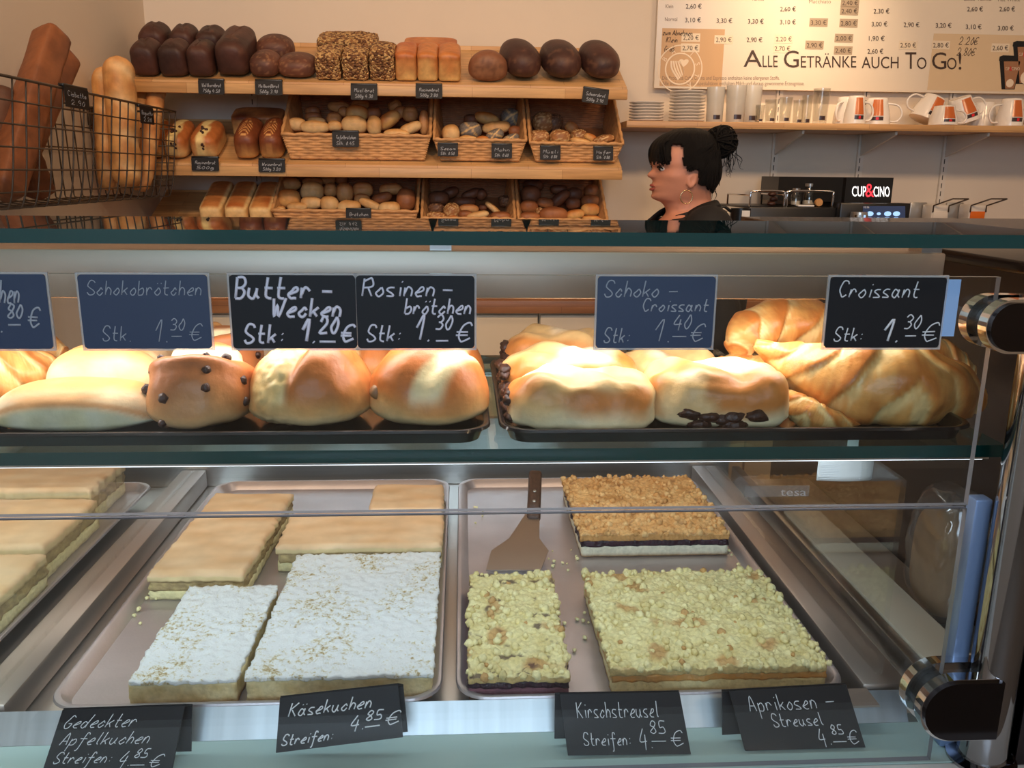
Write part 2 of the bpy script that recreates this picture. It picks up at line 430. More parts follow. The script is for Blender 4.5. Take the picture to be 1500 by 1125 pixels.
# worktop along the back wall and its cabinets
WT = Z0-.392
o = MB().rbox((XL+.01, 2.69, WT-.042), (XR-.02, YB-.003, WT), .003).build('worktop', M_WTOP, None, True, sharp=30)
tag(o, 'walnut brown wooden worktop running along the back wall under the bread shelves', 'worktop')
cabs = [(XL+.02, -.45, 'at the left end by the wall corner'), (-.45, .245, 'under the bread baskets'), (.245, .95, 'seen between the black pastry trays'),
        (.95, 1.65, 'under the coffee machine'), (1.65, 2.35, 'under the soap dispensers'), (2.35, XR-.03, 'at the right end of the worktop')]
for i, (a, b, wh) in enumerate(cabs):
    t = thing('base_cabinet', 'cream base cabinet below the worktop, '+wh, 'cabinet', ((a+b)/2, 3.0, 0), group='cream cabinets under the worktop')
    h = (b-a)/2-.002
    MB().box((-h, -.27, .08), (h, .29, WT-.043)).build('body', M_CAB, t, False)
    MB().box((-h, -.22, 0), (h, .28, .08)).build('plinth', M_DARK, t, False)
    d = MB().rbox((-h+.002, -.29, .09), (h-.002, -.2705, WT-.05), .003).build('door', M_CAB, t, True, sharp=30)
    MB().tube([(-.07, -.305, WT-.12), (.07, -.305, WT-.12)], .005, 8).tube([(-.06, -.305, WT-.12), (-.06, -.288, WT-.12)], .004, 6).tube([(.06, -.305, WT-.12), (.06, -.288, WT-.12)], .004, 6).build('handle', M_STEEL, d)

# slotted wall standards (shelving rails)
for px, wh in ((374, 'behind the scored loaves on the left'), (1137, 'between the woman and the coffee machine'), (1263, 'above the coffee machine'), (1388, 'above the white soap dispenser')):
    x = at(px, 205, Y=3.29).x
    t = thing('wall_standard', 'slotted white shelf standard on the back wall, '+wh, 'shelf rail', (x, 3.294, Z0-.36), group='slotted shelf standards')
    MB().box((-.012, -.006, 0), (.012, .005, .72 if px > 900 else .8)).build('rail', M_DISP, t, False)
    sl = MB()
    for k in range(22): sl.box((-.004, -.0068, .02+k*.03), (-.001, -.0058, .038+k*.03))
    sl.build('slots', M_DARK, t, False)

# ------------------------------------------------------------------ display case
EX0, EX1 = -1.02, .43                         # ends of the case
LG = Z0-.527                                  # ledge height
t = thing('display_case_base', 'white counter body with pale front ledge that carries the glass display', 'counter', (-.3, 1.05, 0))
def loc(mb, o):                                # world coordinates into the frame of a thing
    mb.v = [tuple(V(p)-V(o)) for p in mb.v]; return mb
def wpart(mb, name, mt, t, smooth=False, label=None, **k):
    return loc(mb, t.matrix_basis.translation).build(name, mt, t, smooth, label=label, **k)
wpart(MB().box((EX0-.1, .66, .1), (.62, 1.43, LG-.022)), 'body', M_WHITE, t)
wpart(MB().box((EX0-.08, .70, 0), (.6, 1.40, .1)), 'plinth', M_DARK, t)
wpart(MB().rbox((EX0-.1, .585, LG-.022), (.62, .6645, LG), .003), 'front_ledge', M_WHITE, t, True, sharp=30)
wpart(MB().box((EX0-.1, .665, LG-.0215), (.62, .724, LG)), 'inner_ledge', M_LEDGE, t, False, 'white ledge behind the glass with the green glass tint put in its colour')
wpart(MB().poly([(EX0-.1, .7245, LG), (EX0-.1, .7245, LG-.02), (EX0-.1, .741, LG-.02), (EX0-.1, .741, Z0-.5015)], (.395-EX0+.1+.047, 0, 0)), 'metal_strip', M_STRIP, t)
wpart(MB().box((EX0-.1, .7415, LG-.0215), (.62, 1.425, LG-.002)), 'deck', M_STEEL, t)
wpart(MB().box((EX0-.1, 1.415, LG-.001), (.47, 1.43, Z0-.41)), 'rear_lip', M_ALU, t)
wpart(MB().rbox((-.478, .745, LG-.001), (-.437, 1.412, Z0-.497), .003), 'divider_rail', M_RAIL, t, True, 'bronze steel rail left of the cheesecake tray', sharp=30)
wpart(MB().rbox((.402, .745, LG-.001), (.450, 1.412, Z0-.497), .003), 'divider_rail', M_RAIL, t, True, 'bronze steel rail right of the crumble cake tray', sharp=30)
wpart(MB().rbox((.474, .745, LG-.001), (.489, 1.412, Z0-.499), .002), 'divider_rail', M_ALU, t, True, 'narrow pale rail beside the beige board', sharp=30)
wpart(MB().box((.32, .713, Z0-.5014), (.404, .7415, Z0-.4992)), 'corner_plate', M_RAIL, t)
# upper shelf of glass
def slab(lo, hi, faces, edges, name, t, label=None):
    mb = MB(); x0, y0, z0 = lo; x1, y1, z1 = hi
    v = [(x0,y0,z0),(x1,y0,z0),(x1,y1,z0),(x0,y1,z0),(x0,y0,z1),(x1,y0,z1),(x1,y1,z1),(x0,y1,z1)]
    allf = [(3,2,1,0),(4,5,6,7),(0,1,5,4),(1,2,6,5),(2,3,7,6),(3,0,4,7)]
    mb.v = v; mb.f = allf; mb.c = [(1,1,1)]*8; mb.mi = [0 if i in faces else 1 for i in range(6)]
    return wpart(mb, name, edges, t, False, label)
t = thing('glass_shelf', 'horizontal glass shelf with dark green edge carrying the two black pastry trays', 'glass shelf', (-.3, .95, Z0-.257))
slab((EX0, .745, Z0-.257), (.512, 1.16, Z0-.245), (0, 1), [M_GLASST, M_EDGE], 'pane', t)
wpart(MB().box((EX0, .756, Z0-.2625), (.505, .772, Z0-.2575)), 'light_profile', M_ALU, t)
wpart(MB().box((EX0+.01, .758, Z0-.2638), (.50, .769, Z0-.2626)), 'light_strip', M_LED2, t)
wpart(MB().box((EX0, 1.11, Z0-.2625), (.505, 1.13, Z0-.2575)), 'light_profile', M_ALU, t)
wpart(MB().box((EX0+.01, 1.113, Z0-.2638), (.50, 1.127, Z0-.2626)), 'light_strip', M_LED2, t)
t = thing('glass_counter_top', 'horizontal glass top of the display case with thick teal front edge', 'glass top', (-.3, .7, Z0-.051))
slab((EX0, .62, Z0-.0508), (.462, .792, Z0-.0408), (0, 1), [M_GLASST, M_EDGE], 'pane', t)
t = thing('light_bar', 'brushed metal light profile under the rear edge of the glass counter top', 'light bar', (-.3, .82, Z0-.115))
wpart(MB().rbox((EX0, .80, Z0-.115), (.462, .865, Z0-.0705), .002), 'housing', M_BAR, t, True, sharp=30)
wpart(MB().box((EX0+.01, .815, Z0-.1165), (.45, .85, Z0-.1148)), 'light_strip', M_LED, t)
for k in range(4):
    x = EX0+.06+k*.47
    wpart(MB().box((x-.01, .805, Z0-.0709), (x+.01, .83, Z0-.0505)), 'bracket', M_ALU, t)
# front panes
for nm, lab, z0, z1 in (('front_glass_pane', 'upper clear front pane of the display case with black price signs stuck on it', -.2735, -.0775),
                        ('front_glass_pane', 'lower clear front pane of the display case standing on the pale ledge', -.5268, -.2765)):
    t = thing(nm, lab, 'glass pane', (-.3, .67, Z0+z0), group='front glass panes')
    mb = MB(); x0, x1, y0, y1, a, b = EX0, .433, .667, .673, Z0+z0, Z0+z1
    v = [(x0,y0,a),(x1,y0,a),(x1,y1,a),(x0,y1,a),(x0,y0,b),(x1,y0,b),(x1,y1,b),(x0,y1,b)]
    mb.v = v; mb.f = [(3,2,1,0),(4,5,6,7),(0,1,5,4),(1,2,6,5),(2,3,7,6),(3,0,4,7)]; mb.c = [(1,1,1)]*8
    mb.mi = [2, 1 if z1 > -.1 else 2, 0, 2, 0, 2]
    wpart(mb, 'pane', [M_GLASS, M_CEDGE, M_GEDGE], t)
# side partitions of glass
for x, lab in ((-.458, 'upright glass partition left of the cheesecake tray on the bronze rail'), (.426, 'upright glass end pane right of the crumble cake tray')):
    o = MB().box((x-.003, .76, Z0-.4965), (x+.003, 1.40, Z0-.285)).build('glass_partition', M_GLASS, None, False)
    tag(o, lab, 'glass pane')
# chrome posts with pane clamps
def post(x, lab, sgn):
    t = thing('corner_post', lab, 'post', (x, .668, LG))
    MB().lathe([(.0, 0), (.030, 0), (.030, .003), (.0215, .006), (.0205, .07), (.0205, .478), (.0, .4785)], 32).build('rod', M_ROD, t, True, sharp=40)
    for zc, hh, l in ((-.462, .031, 'chrome'), (-.115, .022, 'black')):
        z = zc+.527
        mb = MB()
        def stadium(r, y0, y1, mi=0):
            q = [(-.045*sgn+r*math.cos(a)*-sgn, y0, z+r*math.sin(a)) for a in [-PI/2+PI*k/20 for k in range(21)]]+[(-.004*sgn, y0, z+r), (-.004*sgn, y0, z-r)]
            mb.poly(q, (0, y1-y0, 0), mi=mi)
        stadium(hh, -.019, -.0075); stadium(hh-.0025, -.022, -.0191, 2); stadium(hh, .0085, .020); stadium(hh-.007, -.0074, .0084, 1)
        mb.build('clamp', [M_CHROME, M_BLACK, M_DCHROME], t, False, l+' round clamp gripping the glass pane')
post(.482, 'chrome corner post with two round pane clamps at the right end of the case', 1)
o = MB().rbox((.452, .685, LG), (.468, .70, Z0-.276), .002).build('end_bar', M_BLUE, None, True, sharp=30)  # added bar; its blue colour stands for a window reflection
tag(o, 'flat upright bar painted as a blue window reflection behind the right edge of the front glass', 'metal bar')
o = MB().rbox((.506, .655, LG), (.53, .70, Z0-.055), .004).build('end_bar', M_DCHROME, None, True, sharp=30)
tag(o, 'dark shiny upright bar right of the chrome corner post', 'metal bar')
# dark neighbouring counter on the right
t = thing('side_counter', 'dark counter with black cap joining the right end of the display case', 'counter', (1.0, 1.1, 0))
wpart(MB().box((.625, .70, 0), (1.9, 1.62, Z0-.09)), 'body', M_DARK, t)
wpart(MB().rbox((.532, .60, Z0-.0895), (1.92, 1.64, Z0-.0765), .002), 'cap', M_BTRAY, t, True, sharp=30)
o = MB().rbox((.4895, .77, LG-.0015), (.545, 1.20, Z0-.497), .001).build('beige_board', mat('beige_board', S(196, 188, 172), .55, var=.05, vscale=6), None, True, sharp=30)
tag(o, 'long flat beige board lying beyond the right glass end pane', 'board')

# ------------------------------------------------------------------ trays
def sheet_tray(name, lab, x0, x1, y0, y1, zf, rim, m_, rad=.02, flare=.008, lip=.006, group=None, cat='tray'):
    """shallow tray with rounded corners, flared wall and rolled lip"""
    t = thing(name, lab, cat, ((x0+x1)/2, (y0+y1)/2, zf), group=group)
    hw, hd = (x1-x0)/2, (y1-y0)/2
    def ring(ins, z, r):
        p = []
        for cx, cy, a0 in ((hw-ins-r, hd-ins-r, 0), (-hw+ins+r, hd-ins-r, PI/2), (-hw+ins+r, -hd+ins+r, PI), (hw-ins-r, -hd+ins+r, 1.5*PI)):
            for k in range(7):
                a = a0+k/6*PI/2; p.append((cx+r*math.cos(a), cy+r*math.sin(a), z))
        return p
    H = rim
    rings = [ring(flare+lip, .0, rad), ring(lip+.001, H-.001, rad+flare), ring(lip*.6, H, rad+flare), ring(.001, H-.0005, rad+flare+lip*.5), ring(0, H-.003, rad+flare+lip*.5),
             ring(.0015, H-.004, rad+flare+lip*.5), ring(lip+.0005, H-.004, rad+flare), ring(flare+lip-.0015, -.0015+.0, rad)]
    mb = MB(); n = 28; v = [p for r in rings for p in r]
    # inner fillet
    f = []
    for i in range(len(rings)-1):
        for k in range(n): f.append((i*n+k, i*n+(k+1) % n, (i+1)*n+(k+1) % n, (i+1)*n+k))
    f.append(tuple(range(n))); f.append(tuple((len(rings)-1)*n+k for k in range(n-1, -1, -1)))
    mb.add(v, f); mb.build('pan', m_, t, True, sharp=35)
    return t
ZT = Z0-.511                                   # floor of the cake trays
sheet_tray('baking_tray', 'aluminium baking tray holding sugar dusted cheesecake and smooth topped cake', -.403, -.022, .742, 1.364, ZT, .0115, M_TRAY, flare=.010, lip=.005, group='aluminium baking trays')
sheet_tray('baking_tray', 'aluminium baking tray holding crumble cakes and the cake server', -.008, .390, .742, 1.364, ZT, .0115, M_TRAY, flare=.010, lip=.005, group='aluminium baking trays')
sheet_tray('baking_tray', 'aluminium baking tray at far left holding pale covered cake', -.95, -.505, .742, 1.364, ZT, .0115, M_TRAY, flare=.010, lip=.005, group='aluminium baking trays')
ZP = Z0-.2445+.0018                            # floor of the black trays
sheet_tray('pastry_tray', 'shallow black plastic tray on the glass shelf holding bread rolls', -.455, .026, .751, 1.072, ZP, .0138, M_BTRAY, flare=.007, lip=.005, group='black pastry trays')
sheet_tray('pastry_tray', 'shallow black plastic tray on the glass shelf holding croissants', .034, .492, .751, 1.072, ZP, .0138, M_BTRAY, flare=.007, lip=.005, group='black pastry trays')

# ------------------------------------------------------------------ cakes
def layer(mb, w, d, z0, z1, res, topfn, sidefn, rows=4, wob=.0015, seed=0):
    """one cake layer: top surface of its own relief, rough cut sides, flat underside"""
    nu, nv = max(4, int(w/res)), max(4, int(d/res))
    def wig(x, y):
        ex = abs(x)/(w/2); ey = abs(y)/(d/2)
        return (x+(nz((x, y, z0), 90, seed)*wob+nz((x, y, z1), 350, seed)*wob*.5)*(ex > .93), y+(nz((y, x, z0), 90, seed+5)*wob+nz((y, x, z1), 350, seed+5)*wob*.5)*(ey > .93))
    v = []; c = []; f = []
    for j in range(nv+1):
        for i in range(nu+1):
            x = -w/2+w*i/nu; y = -d/2+d*j/nv
            dz, k = topfn(x, y); x, y = wig(x, y)
            v.append((x, y, z1+dz)); c.append(tuple(k[:3]))
    for j in range(nv):
        for i in range(nu):
            a = j*(nu+1)+i; f.append((a, a+1, a+nu+2, a+nu+1))
    per = [i for i in range(nu+1)]+[j*(nu+1)+nu for j in range(1, nv+1)]+[nv*(nu+1)+i for i in range(nu-1, -1, -1)]+[j*(nu+1) for j in range(nv-1, 0, -1)]
    prev = per; P = len(per)
    for r in range(1, rows+1):
        cur = []
        for q in per:
            x, y, zt = v[q]; z = zt+(z0-zt)*r/rows
            nx, ny = (1 if x > w*.49 else -1 if x < -w*.49 else 0), (1 if y > d*.49 else -1 if y < -d*.49 else 0)
            off, k = sidefn(x, y, z)
            cur.append(len(v)); v.append((x+nx*off, y+ny*off, z)); c.append(tuple(k[:3]))
        for k in range(P):
            f.append((prev[k], cur[k], cur[(k+1) % P], prev[(k+1) % P]))
        prev = cur
    f.append(tuple(reversed(prev)))
    mb.add(v, f, c)
Y1, Y2, BRN, PUR = S(234, 222, 168), S(218, 200, 138), S(186, 134, 76), S(70, 36, 48)
G1, G2 = S(234, 192, 132), S(212, 158, 96)
def crumbs(mb, w, d, z, n, c1, c2, r0=.0022, r1=.0052, edge=.25, seed=0, lim=None):
    rnd = random.Random(seed)
    for k in range(n):
        x = rnd.uniform(-w/2, w/2); y = rnd.uniform(-d/2, d/2)
        if rnd.random() < edge:
            if rnd.random() < .5: x = rnd.choice((-1, 1))*w/2*rnd.uniform(.97, 1.01)
            else: y = rnd.choice((-1, 1))*d/2*rnd.uniform(.97, 1.01)
        r = rnd.uniform(r0, r1); s = rnd.uniform(0, 99)
        k1 = mixc(c1, c2, rnd.random()); k1 = mixc(k1, BRN, .8) if rnd.random() < .07 else k1
        zz = z+rnd.uniform(-.001, .003)
        def fn(lo, la):
            q = V((math.cos(lo)*math.cos(la), math.sin(lo)*math.cos(la), math.sin(la)))
            return V((x, y, zz))+q*r*(1+.45*noise.noise(q*1.6+V((s, 0, 0)))), k1
        mb.blob(fn, 9, 6)
def streusel(name, lab, x0, x1, y0, y1, ztop, c1, c2, fill, n, seed, base=None, stain=0, rot=0):
    w, d = x1-x0, y1-y0; H = ztop-ZT-.001
    t = thing(name, lab, 'cake', ((x0+x1)/2, (y0+y1)/2, ZT+.001), (0, 0, rot), group='crumble cakes')
    b = MB(); bc = base or S(222, 206, 160)
    def sb(x, y, z):
        k = .0008*nz((x, y, z), 500, seed)
        return k, mixc(bc, S(176, 130, 80), sst(.005, .0, z)*.9)
    layer(b, w*.985, d*.985, 0, H*.42, .006, lambda x, y: (0, bc), sb, 5, seed=seed); b.build('sponge_base', M_CAKE, t)
    fl = MB(); layer(fl, w*.99, d*.985, H*.42+.0003, H*.68, .004, lambda x, y: (.0018*nz((x, y, 0), 120, seed), (1, 1, 1)), lambda x, y, z: (.002*nz((x, y, z), 160, seed), (1, 1, 1)), 4, .003, seed); fl.build('fruit_filling', fill, t)
    tp = MB()
    def tf(x, y):
        p = V((x+seed, y, 0))
        v1 = noise.voronoi(p*135)[0]; v2 = noise.voronoi(p*300)[0]
        h = .0042*(1-min(1, v1[0]*1.35))+.0016*(1-min(1, v2[0]*1.3))+.002*nz((x, y, 0), 24, seed)
        k = mixc(c1, c2, .5+.9*nz((x, y, 1), 55, seed)); g = nz((x, y, 2), 26, seed)
        k = mixc(k, BRN, sst(.28, .5, g)*.75)
        e = max(abs(x)/(w/2), abs(y)/(d/2))
        if stain: k = mixc(k, PUR, sst(.22, .5, nz((x, y, 3), 60, seed)+.25*(e > .95))*stain*(v1[0] > .45))
        return h, k
    layer(tp, w, d, H*.68+.0004, H*.90, .0017, tf, lambda x, y, z: (.0015*nz((x, y, z), 300, seed), mixc(c2, BRN, .35)), 5, .003, seed)
    crumbs(tp, w, d, H*.93, n, c1, c2, seed=seed)
    tp.build('crumb_topping', M_CRUMB, t)
    return t
streusel('cherry_crumble_cake', 'narrow yellow crumble strip with dark cherry layer below the cake server', .006, .107, .752, .975, Z0-.482, Y1, Y2, M_FILL, 150, 3, S(120, 80, 90), .8, -.02)
streusel('cherry_crumble_cake', 'golden brown crumble cake with purple cherry layer at the back of the tray', .160, .366, 1.075, 1.30, Z0-.476, G1, G2, M_FILL, 260, 11, S(226, 216, 190), .35)
streusel('apricot_crumble_cake', 'large yellow crumble cake with orange apricot layer at the front right of the tray', .148, .371, .757, .970, Z0-.480, Y1, Y2, M_APRI, 330, 23, S(218, 202, 150), 0)
def cheesecake(lab, x0, x1, y0, y1, ztop, seed):
    w, d = x1-x0, y1-y0; H = ztop-ZT-.001
    t = thing('cheesecake', lab, 'cake', ((x0+x1)/2, (y0+y1)/2, ZT+.001), group='sugar dusted cheesecakes')
    b = MB(); c1 = S(222, 206, 160); c2 = S(206, 182, 128)
    layer(b, w*.985, d*.985, 0, H*.8, .006, lambda x, y: (0, c1), lambda x, y, z: (.0012*nz((x, y, z), 260, seed), mixc(mixc(c1, c2, .5+nz((x, y, z), 90, seed)), S(170, 124, 76), sst(.006, 0, z))), 7, seed=seed); b.build('filling', M_CAKE, t)
    tp = MB(); layer(tp, w, d, H*.8+.0003, H*.95, .003, lambda x, y: (.0022*nz((x, y, 0), 110, seed)+.0016*nz((x, y, 0), 330, seed), (1, 1, 1)), lambda x, y, z: (.001*nz((x, y, z), 300, seed), (1, 1, 1)), 3, .003, seed)
    tp.build('sugar_crust', M_POWDER, t)
cheesecake('narrow sugar dusted cheesecake piece at the front left', -.326, -.222, .757, .955, Z0-.4815, 2)
cheesecake('large sugar dusted cheesecake piece in the middle front of the left tray', -.214, -.030, .757, 1.036, Z0-.4800, 5)
def covered(lab, x0, x1, y0, y1, ztop, seed, rot=0, zb=None, mt=None):
    zb = ZT+.001 if zb is None else zb
    w, d = x1-x0, y1-y0; H = ztop-zb
    t = thing('covered_apple_cake', lab, 'cake', ((x0+x1)/2, (y0+y1)/2, zb), (0, 0, rot), group='covered apple cakes')
    c1, c2 = S(226, 212, 160), S(150, 128, 92)
    b = MB(); layer(b, w*.985, d*.985, 0, H*.3, .006, lambda x, y: (0, c1), lambda x, y, z: (.001*nz((x, y, z), 260, seed), c1), 3, seed=seed); b.build('pastry_base', M_CAKE, t)
    b = MB(); layer(b, w*.975, d*.98, H*.3+.0003, H*.66, .006, lambda x, y: (0, c2), lambda x, y, z: (.003*nz((x, y, z), 200, seed), mixc(c2, S(196, 172, 120), .5+nz((x, y, z), 130, seed))), 4, .003, seed=seed); b.build('apple_filling', M_CAKE, t)
    p1, p2 = S(238, 202, 160), S(226, 180, 132)
    b = MB(); layer(b, w, d, H*.66+.0004, H, .004, lambda x, y: (.0014*nz((x, y, 0), 18, seed)-.004*sst(.94, 1.0, max(abs(x)*2/w, abs(y)*2/d)), mixc(p1, p2, .5+nz((x*.4, y, 0), 45, seed))), lambda x, y, z: (.001*nz((x, y, z), 260, seed), mixc(c1, p2, .4)), 3, .003, seed)
    b.build('pastry_lid', M_SMOOTH, t)
covered('long smooth peach topped cake piece at the back left of the left tray', -.379, -.262, .972, 1.245, Z0-.474, 1, -.03)
covered('small smooth peach topped cake piece in the back right corner of the left tray', -.137, -.030, 1.166, 1.272, Z0-.474, 3)
covered('wide smooth peach topped cake piece right behind the large sugar dusted cheesecake', -.245, -.028, 1.046, 1.162, Z0-.474, 4)
covered('front piece of pale covered cake beyond the left glass partition', -.74, -.520, .80, 1.02, Z0-.465, 7)
covered('middle piece of pale covered cake beyond the left glass partition', -.76, -.530, 1.035, 1.20, Z0-.463, 8)
covered('rear piece of pale covered cake beyond the left glass partition', -.80, -.545, 1.215, 1.345, Z0-.455, 9)
# crumbs lying in the trays
cr = MB(); rnd = random.Random(4)
for k in range(46):
    x, y = rnd.choice([(-.385, .95), (-.38, 1.0), (.03, 1.22), (.13, 1.05), (.38, 1.02), (.13, .9), (.375, .96), (-.02, .95)])
    x = min(.370, max(-.386, x+rnd.gauss(0, .012))); y += rnd.gauss(0, .03); s = rnd.uniform(0, 50); r = rnd.uniform(.0012, .003)
    if -.05 < x < .01: continue
    cr.blob(lambda lo, la: (V((x, y, ZT+.0006+r*.7))+V((math.cos(lo)*math.cos(la), math.sin(lo)*math.cos(la), .8*math.sin(la)))*r*(1+.4*noise.noise(V((lo, la, s)))), Y1), 7, 5)
o = cr.build('cake_crumbs', M_CRUMB); tag(o, 'loose pale crumbs scattered on the metal baking trays', 'crumbs'); o['kind'] = 'stuff'
# cake server
t = thing('cake_server', 'steel cake server with riveted dark wooden handle leaning in the right baking tray', 'cake server', (.07, 1.08, ZT))
a0, a1, a2, a3 = at(712, 836, z=ZT+.004), at(792, 836, z=ZT+.004), at(782, 748, z=Z0-.478), at(784, 698, z=Z0-.452)
ax = (a2-(a0+a1)/2); sd = (a1-a0).normalized()
mid = (a0+a1)/2+ax*.42
c = (a0+a1)/2
pts = [a0, a1, c+ax*.30+sd*.039, c+ax*.50+sd*.021, a2+sd*.0085, a2-sd*.0085, c+ax*.50-sd*.021, c+ax*.30-sd*.039]
wpart(MB().poly([p for p in pts], (0, 0, .0012)), 'blade', mat('blade_steel', (.5, .46, .43, 1), .28, 1), t)
hx = (a3-a2)
M = Matrix.Identity(4); xa = sd; ya = hx.normalized(); za = xa.cross(ya).normalized(); xa = ya.cross(za)
for i in range(3): M[i][0] = xa[i]; M[i][1] = ya[i]; M[i][2] = za[i]; M[i][3] = a2[i]
h = wpart(MB().rbox((-.010, -.022, -.005), (.010, hx.length+.008, .008), .005, 3, M), 'handle', M_BROWNW, t, True)
for k in (.012, .034):
    wpart(MB().lathe([(0, .0075), (.0028, .0075), (.0024, .0092), (0, .0094)], 12, M=M @ Matrix.Translation((0, k, 0))), 'rivet', M_STEEL, t, True)

# ------------------------------------------------------------------ pastries on the glass shelf
ZB = ZP+.0006
TOPB, SIDE, PALE, WHT = S(196, 126, 66), S(226, 178, 112), S(238, 208, 152), S(240, 226, 190)
def dirv(lo, la): return V((math.cos(lo)*math.cos(la), math.sin(lo)*math.cos(la), math.sin(la)))
def spow(x, e): return math.copysign(abs(x)**e, x)
def breadblob(name, lab, loc_, dims, rot, col, disp, mt, cat='bread roll', group=None, res=(72, 44), e=.85, flat=.35, parent=None, tilt=(0, 0)):
    """rounded bread body; dims are half sizes; underside flattened so that it rests on its base"""
    a, b, h = dims; mb = MB()
    def fn(lo, la):
        q = dirv(lo, la)
        p = V((a*spow(q.x, e), b*spow(q.y, e), h*spow(q.z, e)))
        if q.z < 0: p.z *= flat*1.0
        dd = disp(q, p) if disp else 0
        n = V((q.x/a, q.y/b, q.z/h)).normalized()
        p = p+n*dd
        return V((p.x, p.y, p.z+h*flat)), col(q, p)
    mb.blob(fn, *res)
    o = mb.build(name, mt, parent)
    o.location = loc_; o.rotation_euler = (tilt[0], tilt[1], rot)
    if parent is None: tag(o, lab, cat, group)
    return o
def bake(q, p, sd, top=TOPB, side=SIDE, pale=PALE, lo=.1, hi=.75, n=.35):
    g = q.z+n*nz(p, 28, sd)
    k = mixc(pale, side, sst(-.5, .25, g)); return mixc(k, top, sst(lo, hi, g))
def span(x0, x1, ytop, Y, k=.5):
    """size of a thing from where its sides and top show at a known depth"""
    a, b = at(x0, 570, Y=Y), at(x1, 570, Y=Y); tz = at((x0+x1)/2, ytop, Y=Y).z
    return (a.x+b.x)/2, (b.x-a.x)/2, tz
GR = 'rolls on the left black tray'
# butter rolls: lengthwise burst, pale torn crumb on one side, brown crust on the other
def butter(lab, x0, x1, yt, Y, hd, rot, sd):
    cx, hw, tz = span(x0, x1, yt, Y); H = (tz-ZB)/1.35
    def rel(q): return q.x*math.cos(.35)-q.y*math.sin(.35)*.6
    def dp(q, p):
        u = rel(q); up = max(0, q.z)
        g = -.0075*math.exp(-((u-.02)/.09)**2)*up + .006*sst(.02, .16, u)*sst(.75, .3, u)*up - .003*sst(.1, -.1, u)*sst(-.75, -.5, u)*up
        return g+.0024*nz(p, 35, sd)+.0012*nz(p, 80, sd)+(.0022*nz(p, 170, sd) if -.6 < u < .0 else 0)
    def cl(q, p):
        u = rel(q); k = bake(q, p, sd, S(190, 112, 54), S(224, 168, 100), S(236, 204, 150), -.1, .5)
        raw = sst(-.72, -.55, u)*sst(.05, -.06, u)*sst(-.05, .2, q.z)
        return mixc(k, mixc(S(240, 214, 152), S(226, 188, 120), .5+nz(p, 110, sd)), raw)
    return breadblob('butter_roll', lab, (cx, Y, ZB), (hw, hd, H), rot, cl, dp, M_GLOSSY, group=GR, res=(96, 56))
butter('butter roll with torn pale crust in the centre front of the left black tray', 368, 546, 500, .842, .062, 0, 3)
butter('butter roll half hidden behind the raisin roll and the butter roll sign', 470, 590, 488, .975, .055, .3, 9)
def raisin(lab, x0, x1, yt, Y, hd, rot, sd):
    cx, hw, tz = span(x0, x1, yt, Y); H = (tz-ZB)/1.35
    t = thing('raisin_roll', lab, 'bread roll', (cx, Y, ZB), (0, 0, rot), group=GR)
    def dp(q, p):
        u = q.x*.8-q.y*.5-.15
        return -.006*math.exp(-((u-.25)/.10)**2)*max(0, q.z)+.0035*sst(.1, -.1, u)*max(0, q.z)*sst(-.8, -.3, u)+.002*nz(p, 32, sd)
    def cl(q, p):
        u = q.x*.8-q.y*.5-.15; k = bake(q, p, sd, S(196, 112, 50), S(222, 164, 96), S(238, 208, 152), -.15, .45)
        return mixc(k, S(242, 220, 168), sst(.10, .2, u)*sst(.55, .4, u)*sst(.0, .3, q.z))
    breadblob('crust', '', (0, 0, 0), (hw, hd, H), 0, cl, dp, M_GLOSSY, res=(96, 56), parent=t)
    m_ = MB(); s = V((-.82*hw, -.55*hd, H*.62)); m_.blob(lambda lo, la: (s+dirv(lo, la)*.0072*(1+.25*noise.noise(dirv(lo, la)*2+V((sd, 0, 0)))), (1, 1, 1)), 12, 8)
    m_.build('raisin', mat('raisin_skin', S(150, 108, 70), .5), t)
raisin('glossy brown raisin roll in the right front corner of the left black tray', 541, 716, 503, .842, .062, 0, 12)
raisin('raisin roll behind the front raisin roll of the left black tray', 598, 708, 490, .97, .05, .2, 17)
def chocroll(lab, x0, x1, yt, Y, hd, rot, sd):
    cx, hw, tz = span(x0, x1, yt, Y); H = (tz-ZB)/1.35; rnd = random.Random(sd)
    t = thing('chocolate_chip_roll', lab, 'bread roll', (cx, Y, ZB), (0, 0, rot), group=GR)
    def dp(q, p):
        u = q.z*.8+q.y*.5
        return .005*math.exp(-((u-.35)/.12)**2)-.005*math.exp(-((u-.62)/.09)**2)+.0028*nz(p, 40, sd)
    def cl(q, p):
        u = q.z*.8+q.y*.5; k = bake(q, p, sd, S(186, 112, 62), S(204, 148, 92), S(226, 184, 132), -.2, .6)
        return mixc(k, S(240, 216, 172), sst(.5, .58, u)*sst(.8, .7, u))
    breadblob('crust', '', (0, 0, 0), (hw, hd, H), 0, cl, dp, M_GLOSSY, res=(80, 48), parent=t)
    for k in range(11):
        lo = -PI+PI*((k*.7549+.1) % 1); la = -.1+1.15*((k*.5698+.3) % 1); q = dirv(lo, la)
        s = V((hw*spow(q.x, .85), hd*spow(q.y, .85), H*spow(q.z, .85)+H*.35)); r = rnd.uniform(.0032, .0055)
        b = MB(); b.blob(lambda a, e_: (s+dirv(a, e_)*r*(1+.3*noise.noise(dirv(a, e_)*2+V((k, sd, 0)))), (1, 1, 1)), 10, 7); b.build('chocolate_chip', M_CHOC, t)
chocroll('chocolate chip roll standing in the front row between white roll and butter roll', 222, 372, 503, .835, .058, 0, 6)
chocroll('chocolate chip roll behind the front chocolate chip roll, partly under the butter roll sign', 285, 385, 478, .955, .05, .2, 8)
